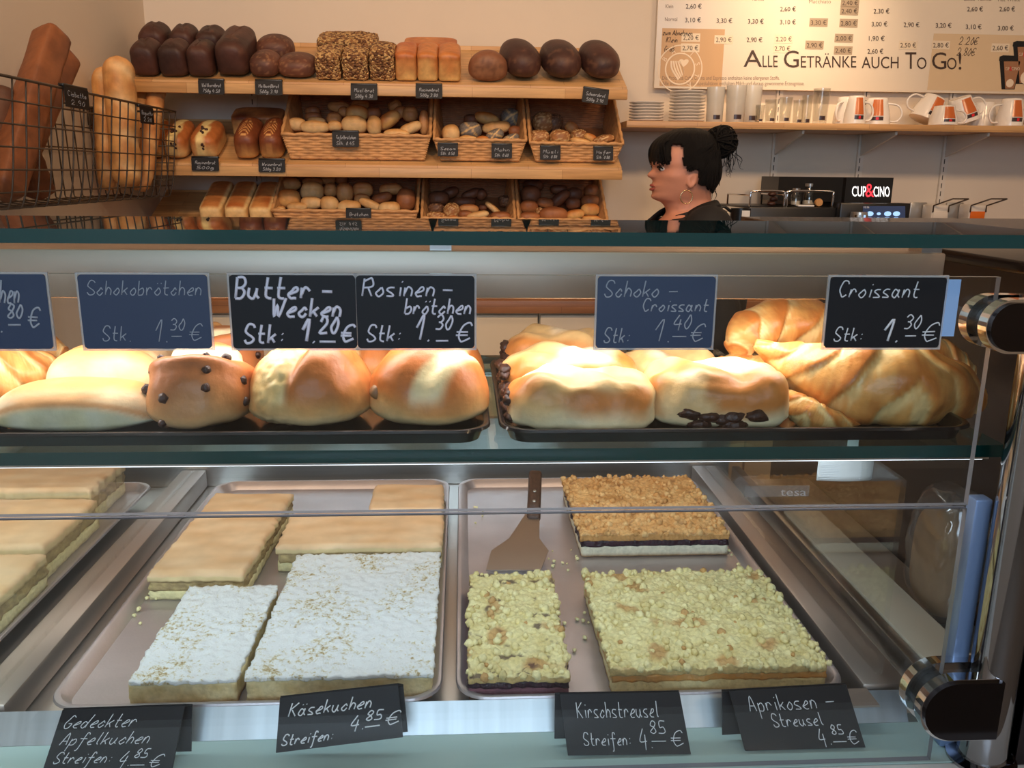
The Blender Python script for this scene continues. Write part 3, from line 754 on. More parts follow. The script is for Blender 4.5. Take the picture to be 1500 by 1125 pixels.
def milk(lab, x0, x1, yt, Y, hd, rot, sd, cut=False):
    cx, hw, tz = span(x0, x1, yt, Y); H = (tz-ZB)/1.35
    t = None
    def dp(q, p): return .002*nz(p, 26, sd)-(.004*math.exp(-(q.y/.12)**2)*max(0, q.z) if not cut else 0)
    def cl(q, p):
        k = bake(q, p, sd, S(222, 160, 96), S(236, 204, 158), S(240, 222, 186), .35, .95)
        if cut:
            k = mixc(k, mixc(S(216, 214, 186), S(200, 194, 150), .5+nz(p, 60, sd)), sst(.42, .28, q.z*1.0+(abs(q.x)**2)*.55)*sst(-.1, -.4, q.y))
            k = mixc(k, S(214, 150, 90), sst(.40, .46, q.z+(abs(q.x)**2)*.55)*sst(.62, .52, q.z+(abs(q.x)**2)*.55)*sst(-.1, -.4, q.y)*.8)
        return k
    return breadblob('milk_roll', lab, (cx, Y, ZB), (hw, hd, H), rot, cl, dp, M_CRUST, group=GR, res=(90, 50), e=.8)
milk('long pale roll showing its white underside at the front left of the left black tray', -8, 238, 556, .824, .043, 0, 4, True)
milk('pale roll lying behind the long white roll, left of the chocolate chip roll', 75, 245, 503, .895, .04, .15, 14)
milk('pale roll in the back row under the chocolate roll sign', 120, 262, 486, .985, .04, 0, 15)
milk('pale roll in the back row right of the chocolate roll sign', 292, 340, 472, 1.03, .03, 0, 19)
# chocolate filled pastries
def bump1(a, s): return math.exp(-(a/s)**2)
def chocpastry(lab, x0, x1, yt, Y, hd, rot, sd, side='left'):
    cx, hw, tz = span(x0, x1, yt, Y); H = (tz-ZB)/1.35
    t = thing('chocolate_pastry', lab, 'pastry', (cx, Y, ZB), (0, 0, rot), group='chocolate filled pastries')
    def dp(q, p):
        ridge = .004*math.sin(p.x*95+2.2*math.sin(p.y*60)+sd)*max(0, q.z)
        return ridge+.0045*nz(p, 24, sd)+.002*nz(p, 70, sd)-.005*math.exp(-((q.x-.1)/.25)**2)*max(0, q.z)*.6
    def cl(q, p):
        k = mixc(S(240, 222, 178), S(228, 186, 124), sst(-.2, .5, q.z+.5*nz(p, 26, sd)))
        k = mixc(k, S(204, 128, 60), sst(-.05, .45, nz(p, 21, sd+3)+.25*bump1(q.z-.45, .35)-.3*sst(-.2, .3, q.y))*sst(-.25, .15, q.z))
        return mixc(k, S(246, 236, 214), sst(.1, .4, nz(p, 15, sd+9))*sst(.5, .8, q.z)*.7)  # blown highlights on the top painted in as pale patches
    breadblob('pastry_shell', '', (0, 0, 0), (hw, hd, H), 0, cl, dp, M_GLOSSY, res=(88, 52), e=.62, parent=t)
    fl = MB(); rnd = random.Random(sd)
    for k in range(9):
        if side == 'left': s = V((-hw*rnd.uniform(.93, .99), rnd.uniform(-.6, .6)*hd, H*rnd.uniform(.25, .95))); r = (.006, .011, .006)
        else: s = V((rnd.uniform(-.45, .5)*hw, -hd*rnd.uniform(.90, .95), H*rnd.uniform(.16, .42))); r = (.012, .007, .006)
        fl.blob(lambda a, e_: (s+V((dirv(a, e_).x*r[0], dirv(a, e_).y*r[1], dirv(a, e_).z*r[2]))*(1+.4*noise.noise(dirv(a, e_)*1.7+V((k, sd, 0)))), (1, 1, 1)), 14, 9)
    fl.build('chocolate_filling', M_CHOC, t)
chocpastry('front left chocolate pastry in the right black tray, golden patched top', 742, 958, 540, .815, .042, 0, 2)
chocpastry('chocolate pastry in the middle of the left row, between the front and the rear pastry', 733, 935, 508, .90, .04, .02, 21)
chocpastry('rearmost chocolate pastry of the left row, highlight painted nearly white', 738, 890, 480, .99, .042, 0, 33)
chocpastry('chocolate pastry whose filling shows at its front, left of the big croissant', 945, 1150, 528, .825, .048, -.12, 5, 'front')
chocpastry('chocolate pastry behind the one with filling showing, under the chocolate croissant sign', 900, 1045, 508, .945, .045, .2, 44)
# croissants
def croissant(lab, path, radii, sd, nseg=7, ctr=.5):
    """crescent rolled from a strip: swept body with overlapping steps. path: (pixel x, pixel y, depth)"""
    P = [at(x, y, Y=d) for x, y, d in path]
    R = [r*pxm(d) for r, (x, y, d) in zip(radii, path)]
    n = 240; M = 48
    pc = crm(P, n); rc = [max(.002, q.x) for q in crm([V((r, 0, 0)) for r in R], n)]
    o0 = (min(p.x for p in pc)+max(p.x for p in pc))/2, sum(p.y for p in pc)/len(pc), ZB
    mb = MB(); v = []; c = []; f = []
    up = V((0, 0, 1))
    for i, p in enumerate(pc):
        t = (pc[min(i+1, n)]-pc[max(i-1, 0)]).normalized(); s = t.cross(up).normalized(); u = s.cross(t)
        for k in range(M):
            a = 2*PI*k/M; tt = i/n
            ph = abs(tt-ctr)*nseg*1.0+.45*math.cos(a+.6)+.12*math.sin(2*a)+.12*nz((tt*5, math.cos(a), math.sin(a)), 1.3, sd)
            fr = ph-math.floor(ph)
            st = 1-fr/.86 if fr < .86 else (fr-.86)/.14
            r = rc[i]*(.94+.12*st**.8*min(1, 8*tt*(1-tt)+.2))*(1+.14*nz((math.cos(a), math.sin(a), tt*6), 1.6, sd))
            q = p+(u*math.cos(a)*.92+s*math.sin(a))*r
            q.z = max(q.z, ZB+.0003)
            g = st*.95+.3*nz(q, 24, sd)+.22*nz((tt*20, a*1.2, 0), 1, sd)+.22*nz((tt*80, a*2.5, 0), 1, sd)
            col = mixc(S(240, 204, 138), S(224, 162, 88), sst(.05, .4, g)); col = mixc(col, S(194, 112, 46), sst(.4, 1.0, g)*.9)
            v.append(q-V(o0)); c.append(col)
    for i in range(n):
        for k in range(M): f.append((i*M+k, i*M+(k+1) % M, (i+1)*M+(k+1) % M, (i+1)*M+k))
    f.append(tuple(range(M-1, -1, -1))); f.append(tuple(n*M+k for k in range(M)))
    mb.add(v, f, c); o = mb.build('croissant', M_CROI); o.location = o0
    return tag(o, lab, 'croissant', 'croissants on the right black tray')
croissant('large glossy croissant lying across the front right of the tray below its price sign',
          [(1106, 503, .855), (1150, 525, .85), (1215, 550, .835), (1290, 562, .825), (1355, 570, .84), (1400, 585, .87), (1414, 598, .90)], [8, 30, 58, 74, 66, 44, 16], 3, 8, .52)
croissant('croissant piled on top at the back with its tip curling down to the left',
          [(1082, 522, .93), (1092, 492, .935), (1130, 478, .95), (1190, 484, .96), (1260, 495, .965), (1330, 510, .965)], [16, 34, 44, 50, 48, 20], 8, 6, .7)
croissant('croissant lying low behind the filled chocolate pastry and under the piled croissant',
          [(1030, 545, .945), (1070, 548, .925), (1115, 565, .91), (1150, 585, .90), (1170, 600, .90)], [14, 36, 44, 40, 18], 15, 6, .6)
croissant('small end of a croissant peeping out below the left side of the large croissant',
          [(1152, 580, .82), (1175, 600, .805), (1205, 614, .80), (1240, 622, .81), (1275, 622, .83)], [14, 26, 24, 18, 8], 26, 5, .3)
croissant('croissant at the right back edge of the tray behind the large croissant',
          [(1290, 535, .98), (1330, 528, .975), (1375, 532, .97), (1410, 545, .965), (1424, 556, .96)], [20, 36, 38, 24, 10], 31, 6, .4)
croissant('brown croissant at the far left end of the left black tray',
          [(-70, 575, .90), (-20, 560, .90), (25, 552, .91), (65, 545, .93), (92, 548, .95)], [30, 46, 46, 34, 14], 37, 6, .3)
croissant('croissant in the back row at the far left below the leftmost price sign',
          [(-60, 520, 1.0), (-10, 510, 1.0), (40, 510, 1.0), (80, 520, 1.0), (98, 530, 1.0)], [20, 34, 34, 24, 9], 41, 6, .4)

# ------------------------------------------------------------------ handwriting (single strokes) and price signs
GLY = {'a': '45 26 14 23 33 45 46|46 44 53', 'b': '19 13|15 36 45 44 33 13', 'c': '45 36 25 14 23 33 44', 'd': '45 26 14 23 33 45|59 45 43', 'e': '14 45 46 36 25 14 23 33 43',
 'f': '58 49 38 31 20|16 56', 'g': '45 26 14 23 34 45|46 42 31 20 11', 'h': '19 13|14 26 36 45 43', 'i': '26 23|28 28', 'k': '19 13|46 14|25 43', 'l': '29 24 33', 'm': '16 13|15 26 35 33|35 46 55 53', 'n': '16 13|14 26 36 45 43',
 'o': '36 25 14 23 33 44 45 36', 'ö': '36 25 14 23 33 44 45 36|28 28|48 48', 'p': '16 10|15 36 45 44 33 13', 'r': '16 13|14 26 36 45', 's': '46 26 15 34 43 13', 'ß': '12 18 29 38 36 26|36 45 33 23', 't': '29 24 33 43|16 46', 'u': '16 14 23 33 45|46 44 53',
 'v': '16 23 46', 'w': '16 13 34 33 46', 'z': '16 46 13 43', 'ä': '45 26 14 23 33 45 46|46 44 53|28 28|48 48', 'ü': '16 14 23 33 45|46 44 53|28 28|48 48', 'y': '16 23|46 20',
 'S': '58 49 29 17 26 45 54 43 23 14', 'B': '19 13|19 39 48 47 36 16|36 45 44 33 13', 'W': '19 23 37 43 69', 'R': '19 13|18 39 49 57 46 16|36 53', 'C': '58 49 29 16 24 33 54', 'G': '58 39 27 15 23 43 55 35', 'K': '19 13|59 16|26 53', 'A': '13 39 53|25 45',
 'V': '19 33 59', 'M': '13 19 36 59 53', 'H': '19 13|59 53|16 56', 'L': '19 13 43', 'P': '19 13|19 39 48 47 36 16', 'D': '19 13|19 39 57 55 33 13', 'T': '19 59|39 33', 'E': '59 19 13 53|16 46', 'Z': '19 59 13 53',
 '0': '39 27 15 23 33 45 47 39', '1': '16 39 33', '2': '17 29 39 48 46 13 53', '3': '18 29 39 48 47 36 26|36 45 44 33 13', '4': '39 15 55|47 42', '5': '59 29 26 46 54 43 13', '6': '49 26 14 23 33 44 45 35 14', '7': '19 59 23', '8': '36 17 29 39 48 36 14 23 33 44 36', '9': '47 36 17 29 39 47 33',
 ':': '26 26|24 24', '.': '23 23', ',': '24 12', '-': '15 55', '€': '58 49 28 15 23 33 54|06 46|05 45', '!': '29 25|23 23', '_': '02 62', 'ı': ''}
def script(mb, text, x, y, size, wd, r, z=0, slant=.18, jit=.25, adv=.62, seed=1):
    """write along local x; size is the height of a capital; wd scales the width"""
    rnd = random.Random(seed+len(text)); u = size/6
    for ch in text:
        if ch == ' ': x += u*3.2*wd; continue
        g = GLY.get(ch)
        if g:
            mx = 0
            for st in g.split('|'):
                pts = []
                for q in st.split():
                    gx, gy = int(q[0]), int(q[1])-3; mx = max(mx, gx)
                    pts.append(V((x+(gx*u*wd)+gy*u*slant+rnd.uniform(-jit, jit)*u*.4, y+gy*u+rnd.uniform(-jit, jit)*u*.4, z)))
                if (pts[0]-pts[-1]).length < u*.5 and len(pts) == 2: pts = [pts[0], pts[0]+V((u*.25, -u*.25, 0))]
                cv = crm(pts, max(2, (len(pts)-1)*4)) if len(pts) > 2 else pts
                mb.tube(cv, r, 5, flat=.35)
            x += (mx+1.1)*u*wd*.92
    return x
def natural(text, u):
    return u*sum(3.2 if ch == ' ' else (max(int(q[0]) for st in GLY[ch].split('|') for q in st.split())+1.1)*.92 if GLY.get(ch) else 0 for ch in text)
def frame_of(o, ux, uy):
    ux = V(ux).normalized(); uy = V(uy); uy = (uy-ux*uy.dot(ux)).normalized(); uz = ux.cross(uy)
    M = Matrix.Identity(4)
    for i in range(3): M[i][0] = ux[i]; M[i][1] = uy[i]; M[i][2] = uz[i]; M[i][3] = o[i]
    return M
def sign(lab, M, w, h, lines, board, ink, th=.0015, rad=.003, r=.0007, group='chalkboard price signs', sleeve=False, clip=False, trim=False, name='price_sign', wave=0):
    """lines: (text, x, y, size, width factor) in fractions of the sign; local x right, y up, z towards the reader"""
    t = bpy.data.objects.new(name, None); C.objects.link(t); t.matrix_world = M; t.empty_display_size = .01
    tag(t, lab, 'price sign', group)
    mb = MB()
    p = []
    for cx, cy, a0 in ((w-rad, h-rad, 0), (rad, h-rad, PI/2), (rad, rad, PI), (w-rad, rad, 1.5*PI)):
        for k in range(5): a = a0+k/4*PI/2; p.append((cx+rad*math.cos(a), cy+rad*math.sin(a), 0))
    mb.poly(p, (0, 0, th)); mb.build('board', board, t, False)
    tx = MB()
    for i, ln in enumerate(lines):
        s, fx, fy, sz, xe = ln[:5]; rr = ln[5] if len(ln) > 5 else r; wd = (xe-fx)*w/natural(s, sz*h/6)
        script(tx, s, fx*w, fy*h, sz*h, wd, rr, th+rr*.2, seed=i*7+len(lab))
    tx.build('chalk_lettering', ink, t, True)
    if sleeve:
        sb = MB(); e = .0016
        sb.box((-e, -e, -.001), (0, h+e, th*.8)); sb.box((w, -e, -.001), (w+e, h+e, th*.8)); sb.box((0, -e, -.001), (w, 0, th*.8)); sb.box((0, h, -.001), (w, h+e, th*.8))
        sb.build('sleeve', M_ACRYL, t, False, 'clear acrylic sleeve edge')
    if trim:  # plain pale blue strip beside the board
        MB().box((w+.0005, h*.16, -.001), (w+.0125, h*.97, 0)).build('side_strip', M_BLUEP, t, False, 'pale blue strip at the right side')
    if clip:
        MB().rbox((0, h-.001, -.012), (w, h+.006, th), .002).build('clip', M_BLACK, t, True, 'folded black plastic clip')
    return t
YS = .6645
def upsign(lab, x0, x1, lines, board, ink, r, trim=False):
    a = at(x0, 396, Y=YS); b = at(x1, 396, Y=YS)
    a.z = Z0-.1345; w = b.x-a.x
    return sign(lab, frame_of(a, (1, 0, 0), (0, 0, 1)), w, .0570, lines, board, ink, .0014, .003, r, 'price signs stuck on the front glass', True, False, trim)
upsign('blue black chalk sign cut by the left photo edge ending in 0 euro', -58, 66, [('tohen', .25, .62, .3, .66), ('1.', .2, .24, .32, .42), ('80', .48, .42, .18, .68), ('_', .5, .36, .2, .66), ('€', .72, .30, .26, .88)], M_CHALKB, M_INK2, .0008)
upsign('blue black chalk sign reading Schokobrötchen 1.30 in thin grey strokes', 113, 303, [('Schokobrötchen', .05, .73, .19, .95), ('Stk.', .13, .11, .2, .37), ('1.', .53, .1, .30, .66), ('30', .67, .26, .15, .80), ('_', .69, .20, .17, .78), ('€', .82, .12, .22, .93)], M_CHALKB, M_INK2, .00042)
upsign('black chalk sign reading Butter-Wecken 1.20 in thick white strokes', 335, 520, [('Butter', .02, .69, .28, .64, .0012), ('-', .70, .69, .28, .82, .0012), ('Wecken', .30, .44, .25, .88, .0012), ('Stk:', .07, .08, .25, .40, .0011), ('1.', .53, .1, .31, .66, .0014), ('20', .68, .22, .22, .85, .0012), ('_', .70, .13, .2, .84, .001), ('€', .86, .1, .23, .98, .0011)], M_CHALK, M_INKB, .0012)
upsign('black chalk sign reading Rosinenbrötchen 1.30 beside the Butter-Wecken sign', 521, 695, [('Rosinen', .03, .72, .24, .66), ('-', .70, .72, .25, .82), ('brötchen', .39, .48, .21, .97), ('Stk:', .06, .10, .22, .36), ('1.', .46, .12, .34, .62, .0010), ('30', .65, .27, .19, .81), ('_', .67, .14, .2, .79), ('€', .83, .1, .26, .97)], M_CHALK, M_INKB, .0008)
upsign('slate blue chalk sign reading Schoko-Croissant 1.40 above the chocolate pastries', 876, 1049, [('Schoko', .04, .72, .22, .52), ('-', .58, .72, .22, .68), ('Croissant', .37, .52, .17, .95), ('Stk:', .05, .08, .2, .28), ('1.', .46, .1, .31, .64), ('40', .64, .28, .19, .81), ('_', .66, .2, .2, .79), ('€', .80, .1, .24, .93)], M_CHALKB, M_INK2, .00055)
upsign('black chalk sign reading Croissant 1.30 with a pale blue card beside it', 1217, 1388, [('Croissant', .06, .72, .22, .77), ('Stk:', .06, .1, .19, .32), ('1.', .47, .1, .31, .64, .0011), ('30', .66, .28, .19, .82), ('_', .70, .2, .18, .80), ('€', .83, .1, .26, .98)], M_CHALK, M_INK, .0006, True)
def lowsign(lab, TL, TR, BR, BL, lines, board, ink, r, side):
    yb, yt = .684, .704
    bl, br, tl, tr = at(*BL, Y=yb), at(*BR, Y=yb), at(*TL, Y=yt), at(*TR, Y=yt)
    ux = (br-bl); uy = ((tl-bl)+(tr-br))/2
    # shear of the sign outline is kept by a skewed board: the sign leans sideways as it stands
    M = frame_of(bl, ux, uy); Mi = M.inverted()
    q = [Mi @ p for p in (bl, br, tr, tl)]
    dz = LG+.0012-min(p.z for p in (bl, br))
    M.translation = M.translation+V((0, 0, max(0, dz)))
    t = bpy.data.objects.new('price_sign', None); C.objects.link(t); t.matrix_world = M; t.empty_display_size = .01
    tag(t, lab, 'price sign', 'tent price signs on the ledge')
    th = .0022
    pts = [(p.x, p.y, -th) for p in q]
    MB().poly(pts, (0, 0, th)).build('board', board, t, False)
    w = q[1].x; h = (q[3].y+q[2].y)/2
    tx = MB()
    for i, (s, fx, fy, sz, xe) in enumerate(lines): script(tx, s, fx*w, fy*h, sz*h, (xe-fx)*w/natural(s, sz*h/6), r, .0003, seed=i*5+3, slant=.15+(q[3].x)/h)
    # follow the sideways lean of the board
    tx.v = [(x+q[3].x*(y/h)*.85, y+(x/w)*(q[2].y-q[3].y)*(y/h), z) for x, y, z in tx.v]
    tx.build('chalk_lettering', ink, t, True)
    f = MB()
    a, b = V(pts[3]), V(pts[2])
    f.poly([a+V((0, -.001, 0)), b+V((0, -.001, 0)), b+V((.003*side, -.004, -.013)), a+V((.003*side, -.004, -.013))], (0, .0022, .0004))
    f.poly([a+V((.003*side, -.004, -.013)), b+V((.003*side, -.004, -.013)), b+V((.003*side, -.045, -.017)), a+V((.003*side, -.045, -.017))], (0, .0006, .0022))
    f.build('rear_flap', board, t, False)
    return t
lowsign('tent chalk sign reading Gedeckter Apfelkuchen, leftmost on the ledge', (92, 1040), (270, 1034), (252, 1127), (62, 1130), [('Gedeckter', .05, .68, .20, .62), ('Apfelkuchen', .06, .41, .19, .76), ('Streifen:', .05, .12, .17, .50), ('4.', .55, .07, .22, .66), ('85', .67, .19, .13, .78), ('_', .67, .10, .15, .79), ('€', .80, .05, .18, .90)], M_CHALK, M_INK, .0004, 1)
lowsign('tilted tent chalk sign reading Käsekuchen in front of the cheesecake', (410, 1022), (583, 1003), (590, 1080), (404, 1103), [('Käsekuchen', .07, .64, .24, .74), ('Streifen:', .03, .12, .19, .44), ('4.', .56, .26, .26, .69), ('85', .69, .40, .17, .83), ('_', .70, .31, .2, .83), ('€', .85, .28, .24, .97)], M_CHALK, M_INK, .0006, 1)
lowsign('tent chalk sign reading Kirschstreusel in front of the narrow cherry crumble strip', (820, 1020), (995, 1017), (1012, 1108), (832, 1110), [('Kirschstreusel', .10, .60, .25, .78), ('Streifen:', .13, .16, .20, .52), ('4.', .58, .12, .30, .70), ('85', .68, .34, .19, .82), ('_', .69, .24, .18, .82), ('€', .85, .14, .24, .96)], M_CHALK, M_INK, .00042, -1)
lowsign('tent chalk sign reading Aprikosen-Streusel in front of the large apricot crumble cake', (1068, 1012), (1240, 1003), (1268, 1095), (1092, 1100), [('Aprikosen', .10, .63, .25, .68), ('-', .74, .64, .25, .84), ('Streusel', .27, .37, .20, .70), ('4.', .62, .07, .24, .73), ('85', .74, .22, .14, .85), ('_', .74, .13, .16, .86), ('€', .87, .07, .20, .97)], M_CHALK, M_INK, .00042, -1)

# ------------------------------------------------------------------ bread shelves
SX0, SX1 = -1.07, .538
YFr, YBk = 2.9, 3.25
def zline(zf, y): return zf+(y-YFr)*.45
SLOPE = math.atan(.45)
shelves = []
for zf, up, lab, x1 in ((Z0+.266, .014, 'top', SX1), (Z0+.012, .006, 'middle', .531), (Z0-.235, .006, 'lowest', .52)):
    t = thing('bread_shelf', lab+' slanted beech bread shelf on the back wall', 'shelf', ((SX0+x1)/2, YFr, zf), group='slanted bread shelves')
    hw = (x1-SX0)/2
    zb = (YBk-YFr)*.45
    MB().poly([(-hw, .018, -.004), (-hw, YBk-YFr, zb-.016), (-hw, YBk-YFr, zb), (-hw, .018, .0081)], (2*hw, 0, 0)).build('floor_board', M_WOOD, t, False)
    MB().rbox((-hw, 0, -.031), (hw, .0178, .001), .002).build('front_edge', M_WOOD, t, True, sharp=30)
    MB().rbox((-hw, YBk-YFr+.0005, zb-.03), (hw, YBk-YFr+.019, zb+up), .002).build('back_board', M_WOOD, t, True, sharp=30)
    b = MB()
    for s in (-1, 1):
        b.poly([(s*(hw-.19)-.002, YBk-YFr+.045, zb-.12), (s*(hw-.19)-.002, YBk-YFr+.045, zb-.035), (s*(hw-.19)-.002, .05, -.004), (s*(hw-.19)-.002, .05, -.012)], (.004, 0, 0))
    b.build('bracket', M_DISP, t, False)
    shelves.append(zf)
TS, MS, LS = shelves
def shelfz(zf, y): return zf+.0012+(y-YFr)*.45
def loaf(name, lab, px0, px1, Y, ln, h, zf, cs, mt, group, cross=False, dome=.35, e=.35, cat='bread loaf', fn_disp=None, fn_col=None, sd=1, res=(56, 30), base=None, yaw=0, dz=0, tiltx=None):
    a, b = at(px0, 110 if zf > Z0+.2 else 210 if zf > Z0 else 300, Y=Y), at(px1, 110 if zf > Z0+.2 else 210 if zf > Z0 else 300, Y=Y)
    hw = (b.x-a.x)/2; cx = (a.x+b.x)/2
    hx, hy = (hw, ln/2)
    mb = MB()
    def fn(lo, la):
        q = dirv(lo, la)
        p = V((hx*spow(q.x, e), hy*spow(q.y, e), 0))
        zq = spow(q.z, e)
        top = 1+dome*(1-(p.x/hx)**2)*.6
        p.z = h*.5*(1+zq*(top if q.z > 0 else 1))
        if q.z > -.2:
            k = 1+.05*sst(.2, .7, q.z); p.x *= k; 
        n = q
        if fn_disp: p = p+n*fn_disp(q, p)
        k = fn_col(q, p) if fn_col else (1, 1, 1) if cs is None else mixc(cs[0], cs[1], sst(-.2, .6, q.z+.5*nz(p, 18, sd)))
        return p, k
    mb.blob(fn, *res)
    o = mb.build(name, mt, None)
    yc = Y+ln/2
    o.location = (cx, yc, shelfz(zf, yc)+dz); o.rotation_euler = (SLOPE if tiltx is None else tiltx, 0, yaw)
    return tag(o, lab, cat, group)
DK, DK2 = S(82, 51, 43), S(54, 37, 34)
def crack(sd, amp=.008):
    def d(q, p): return -amp*math.exp(-((p.x+.008*math.sin(p.y*40+sd))/.006)**2)*max(0, q.z)+.002*nz(p, 25, sd)
    return d
def dkcol(sd): return lambda q, p: mixc(mixc(DK, DK2, .5+nz(p, 14, sd)), S(120, 82, 64), sst(.3, .6, nz(p, 30, sd+4))*.4)
g = 'dark wholegrain loaves on the top shelf'
for i, (x0, x1) in enumerate(((192, 232), (232, 275), (274, 313))):
    loaf('dark_loaf', ['leftmost', 'second', 'third'][i]+' of three dark wholegrain loaves at the front left of the top shelf', x0, x1, 2.922, .115, .082, TS, (DK, DK2), M_CRUST, g, e=.46, dome=.75, fn_disp=crack(i), fn_col=dkcol(i), sd=i)
for i, (x0, x1) in enumerate(((207, 248), (251, 289), (289, 329))):
    loaf('dark_loaf', ['leftmost', 'second', 'third'][i]+' dark wholegrain loaf of the rear row at the left of the top shelf', x0, x1, 3.045, .12, .092-.003*i, TS, (DK, DK2), M_CRUST, g, e=.46, dome=.75, fn_disp=crack(i+5), fn_col=dkcol(i+5), sd=i, dz=0)
loaf('dark_loaf', 'long dark wholegrain loaf reaching from front to back, right of the three front ones', 314, 364, 2.922, .23, .094, TS, (DK, DK2), M_CRUST, g, e=.46, dome=.75, fn_disp=crack(9), fn_col=dkcol(9), sd=9)
g = 'round brown loaves on the top shelf'
def rcol(sd): return lambda q, p: mixc(mixc(S(112, 70, 54), S(84, 54, 46), .5+nz(p, 16, sd)), S(186, 140, 100), sst(.15, .5, nz(p, 130, sd))*.35*(q.y < 0))
for x0, x1, Y, ln, h, lab in ((363, 408, 2.922, .12, .060, 'left one of two round brown loaves at the front of the top shelf'), (404, 462, 2.922, .12, .055, 'right one of two round brown loaves at the front of the top shelf'), (374, 430, 3.05, .11, .070, 'round brown loaf behind the two front round brown loaves')):
    loaf('round_loaf', lab, x0, x1, Y, ln, h, TS, None, M_CRUST, g, dome=.6, e=.72, fn_col=rcol(x0), sd=x0)
g = 'seed covered loaves on the top shelf'
for i, (x0, x1, h) in enumerate(((462, 499, .075), (501, 540, .077), (541, 579, .088))):
    loaf('seeded_loaf', ['left', 'middle', 'right'][i]+' one of three seed covered loaves in front on the top shelf', x0, x1, 2.922, .125, h, TS, None, M_SEED, g, e=.3, fn_disp=lambda q, p: .003*nz(p, 150, 3)+.003*nz(p, 60, 9), res=(70, 40))
loaf('seeded_loaf', 'wide seed covered loaf lying crosswise behind the three front ones', 466, 554, 3.06, .11, .082, TS, None, M_SEED, g, e=.3, fn_disp=lambda q, p: .003*nz(p, 150, 3)+.003*nz(p, 60, 9), res=(80, 40), dome=.15)
g = 'golden tin loaves on the top shelf'
def gcol(sd, t_=S(184, 106, 54)): return lambda q, p: mixc(S(232, 190, 122), mixc(t_, S(206, 134, 76), .5+nz(p, 20, sd)), sst(-.35, .25, q.z+.3*nz(p, 24, sd)))
for i, (x0, x1) in enumerate(((579, 611), (611, 642), (642, 675))):
    loaf('golden_loaf', ['leftmost', 'middle', 'right'][i]+' golden tin loaf of three standing side by side on the top shelf', x0, x1, 2.922, .13, .085, TS, None, M_GLOSSY, g, e=.28, fn_col=gcol(i, S(180, 96, 50) if i == 0 else S(190, 116, 60)), fn_disp=lambda q, p: .0015*nz(p, 26, 4))
loaf('golden_loaf', 'wide golden tin loaf lying crosswise behind the three upright golden ones', 592, 670, 3.065, .10, .070, TS, None, M_GLOSSY, g, e=.28, fn_col=gcol(7, S(176, 96, 50)), dome=.15)
def cutcol(q, p):
    k = mixc(S(150, 104, 74), S(120, 80, 58), .5+nz(p, 90, 3))
    return mixc(S(134, 88, 64), k, sst(-.6, -.75, q.y))
loaf('cut_loaf', 'half brown loaf with its cut crumb face to the front on the top shelf', 686, 744, 2.922, .08, .074, TS, None, M_CRUST, 'cut loaf', dome=.9, e=.8, fn_col=cutcol, sd=2)
g = 'dark oval loaves on the top shelf'
for i, (x0, x1, yw) in enumerate(((733, 790, .25), (793, 852, .15), (852, 908, .2))):
    loaf('oval_loaf', ['left', 'middle', 'right'][i]+' one of three dark oval rye loaves at the right end of the top shelf', x0, x1, 2.918, .20, .088, TS, None, M_CRUST, g, dome=.5, e=.82, fn_col=lambda q, p: mixc(mixc(S(84, 54, 46), S(60, 40, 38), .5+nz(p, 13, i)), S(130, 92, 70), sst(.1, .5, nz(p, 60, i))*.4*(q.y < -.4)), sd=i, yaw=yw, dz=.004)
# middle shelf loaves
g = 'raisin loaves on the middle shelf'
def rscol(sd):
    def f(q, p):
        k = mixc(S(222, 178, 118), S(186, 112, 60), sst(-.2, .3, q.z+.3*nz(p, 22, sd)))
        strip = sst(.018, .012, abs(p.x+.004*math.sin(p.y*60)))*sst(-.35, -.1, q.z)*sst(.092, .08, abs(p.y))
        return mixc(k, S(240, 216, 150), strip)
    return f
for i, (x0, x1, lab) in enumerate(((276, 318, 'raisin loaf with pale split top, right one beside the scored loaves'), (238, 273, 'raisin loaf with pale split top seen through the wire basket end'), (205, 238, 'raisin loaf half hidden behind the wire basket baguettes'))):
    a = loaf('raisin_loaf', lab, x0, x1, 2.922, .17, .072, MS, None, M_GLOSSY, g, e=.5, dome=.6, fn_col=rscol(i), sd=i)
    rnd = random.Random(i+3)
    for k in range(12):
        s = V((rnd.uniform(-.010, .010), rnd.uniform(-.06, .0), (.072*1.19))) if k < 7 else V((rnd.uniform(-.010, .010), -.083, rnd.uniform(.04, .06)))
        b = MB(); b.blob(lambda u, v_: (s+dirv(u, v_)*.0045, (1, 1, 1)), 8, 5); b.build('raisin', M_CHOC, a)
g = 'scored brown loaves on the middle shelf'
def sccol(sd):
    def f(q, p):
        k = mixc(S(222, 166, 100), S(122, 66, 40), sst(-.5, .2, q.z+.3*nz(p, 22, sd)))
        leaf = abs(p.x)-.022*math.cos(min(1.5, abs(p.y+.03)*19)); 
        ln_ = abs(((p.y*55+abs(p.x)*90) % 1)-.5)
        return mixc(k, S(222, 166, 104), sst(.0, -.004, leaf)*sst(.24, .1, ln_)*sst(-.4, .0, q.z))
    return f
for i, (x0, x1, lab) in enumerate(((340, 377, 'left one of two dark topped loaves with a leaf scored crust'), (377, 413, 'right one of two dark topped loaves with a leaf scored crust, beside the wicker basket'))):
    loaf('scored_loaf', lab, x0, x1, 2.922, .18, .078, MS, None, M_GLOSSY, g, e=.52, fn_col=sccol(i), sd=i, res=(90, 60), dome=.7)
loaf('scored_loaf', 'dark topped loaf lying crosswise behind the two leaf scored loaves', 341, 416, 3.10, .10, .075, MS, None, M_GLOSSY, g, e=.3, fn_col=gcol(4, S(120, 62, 38)), dome=.15)
g = 'white toast loaves on the lowest shelf'
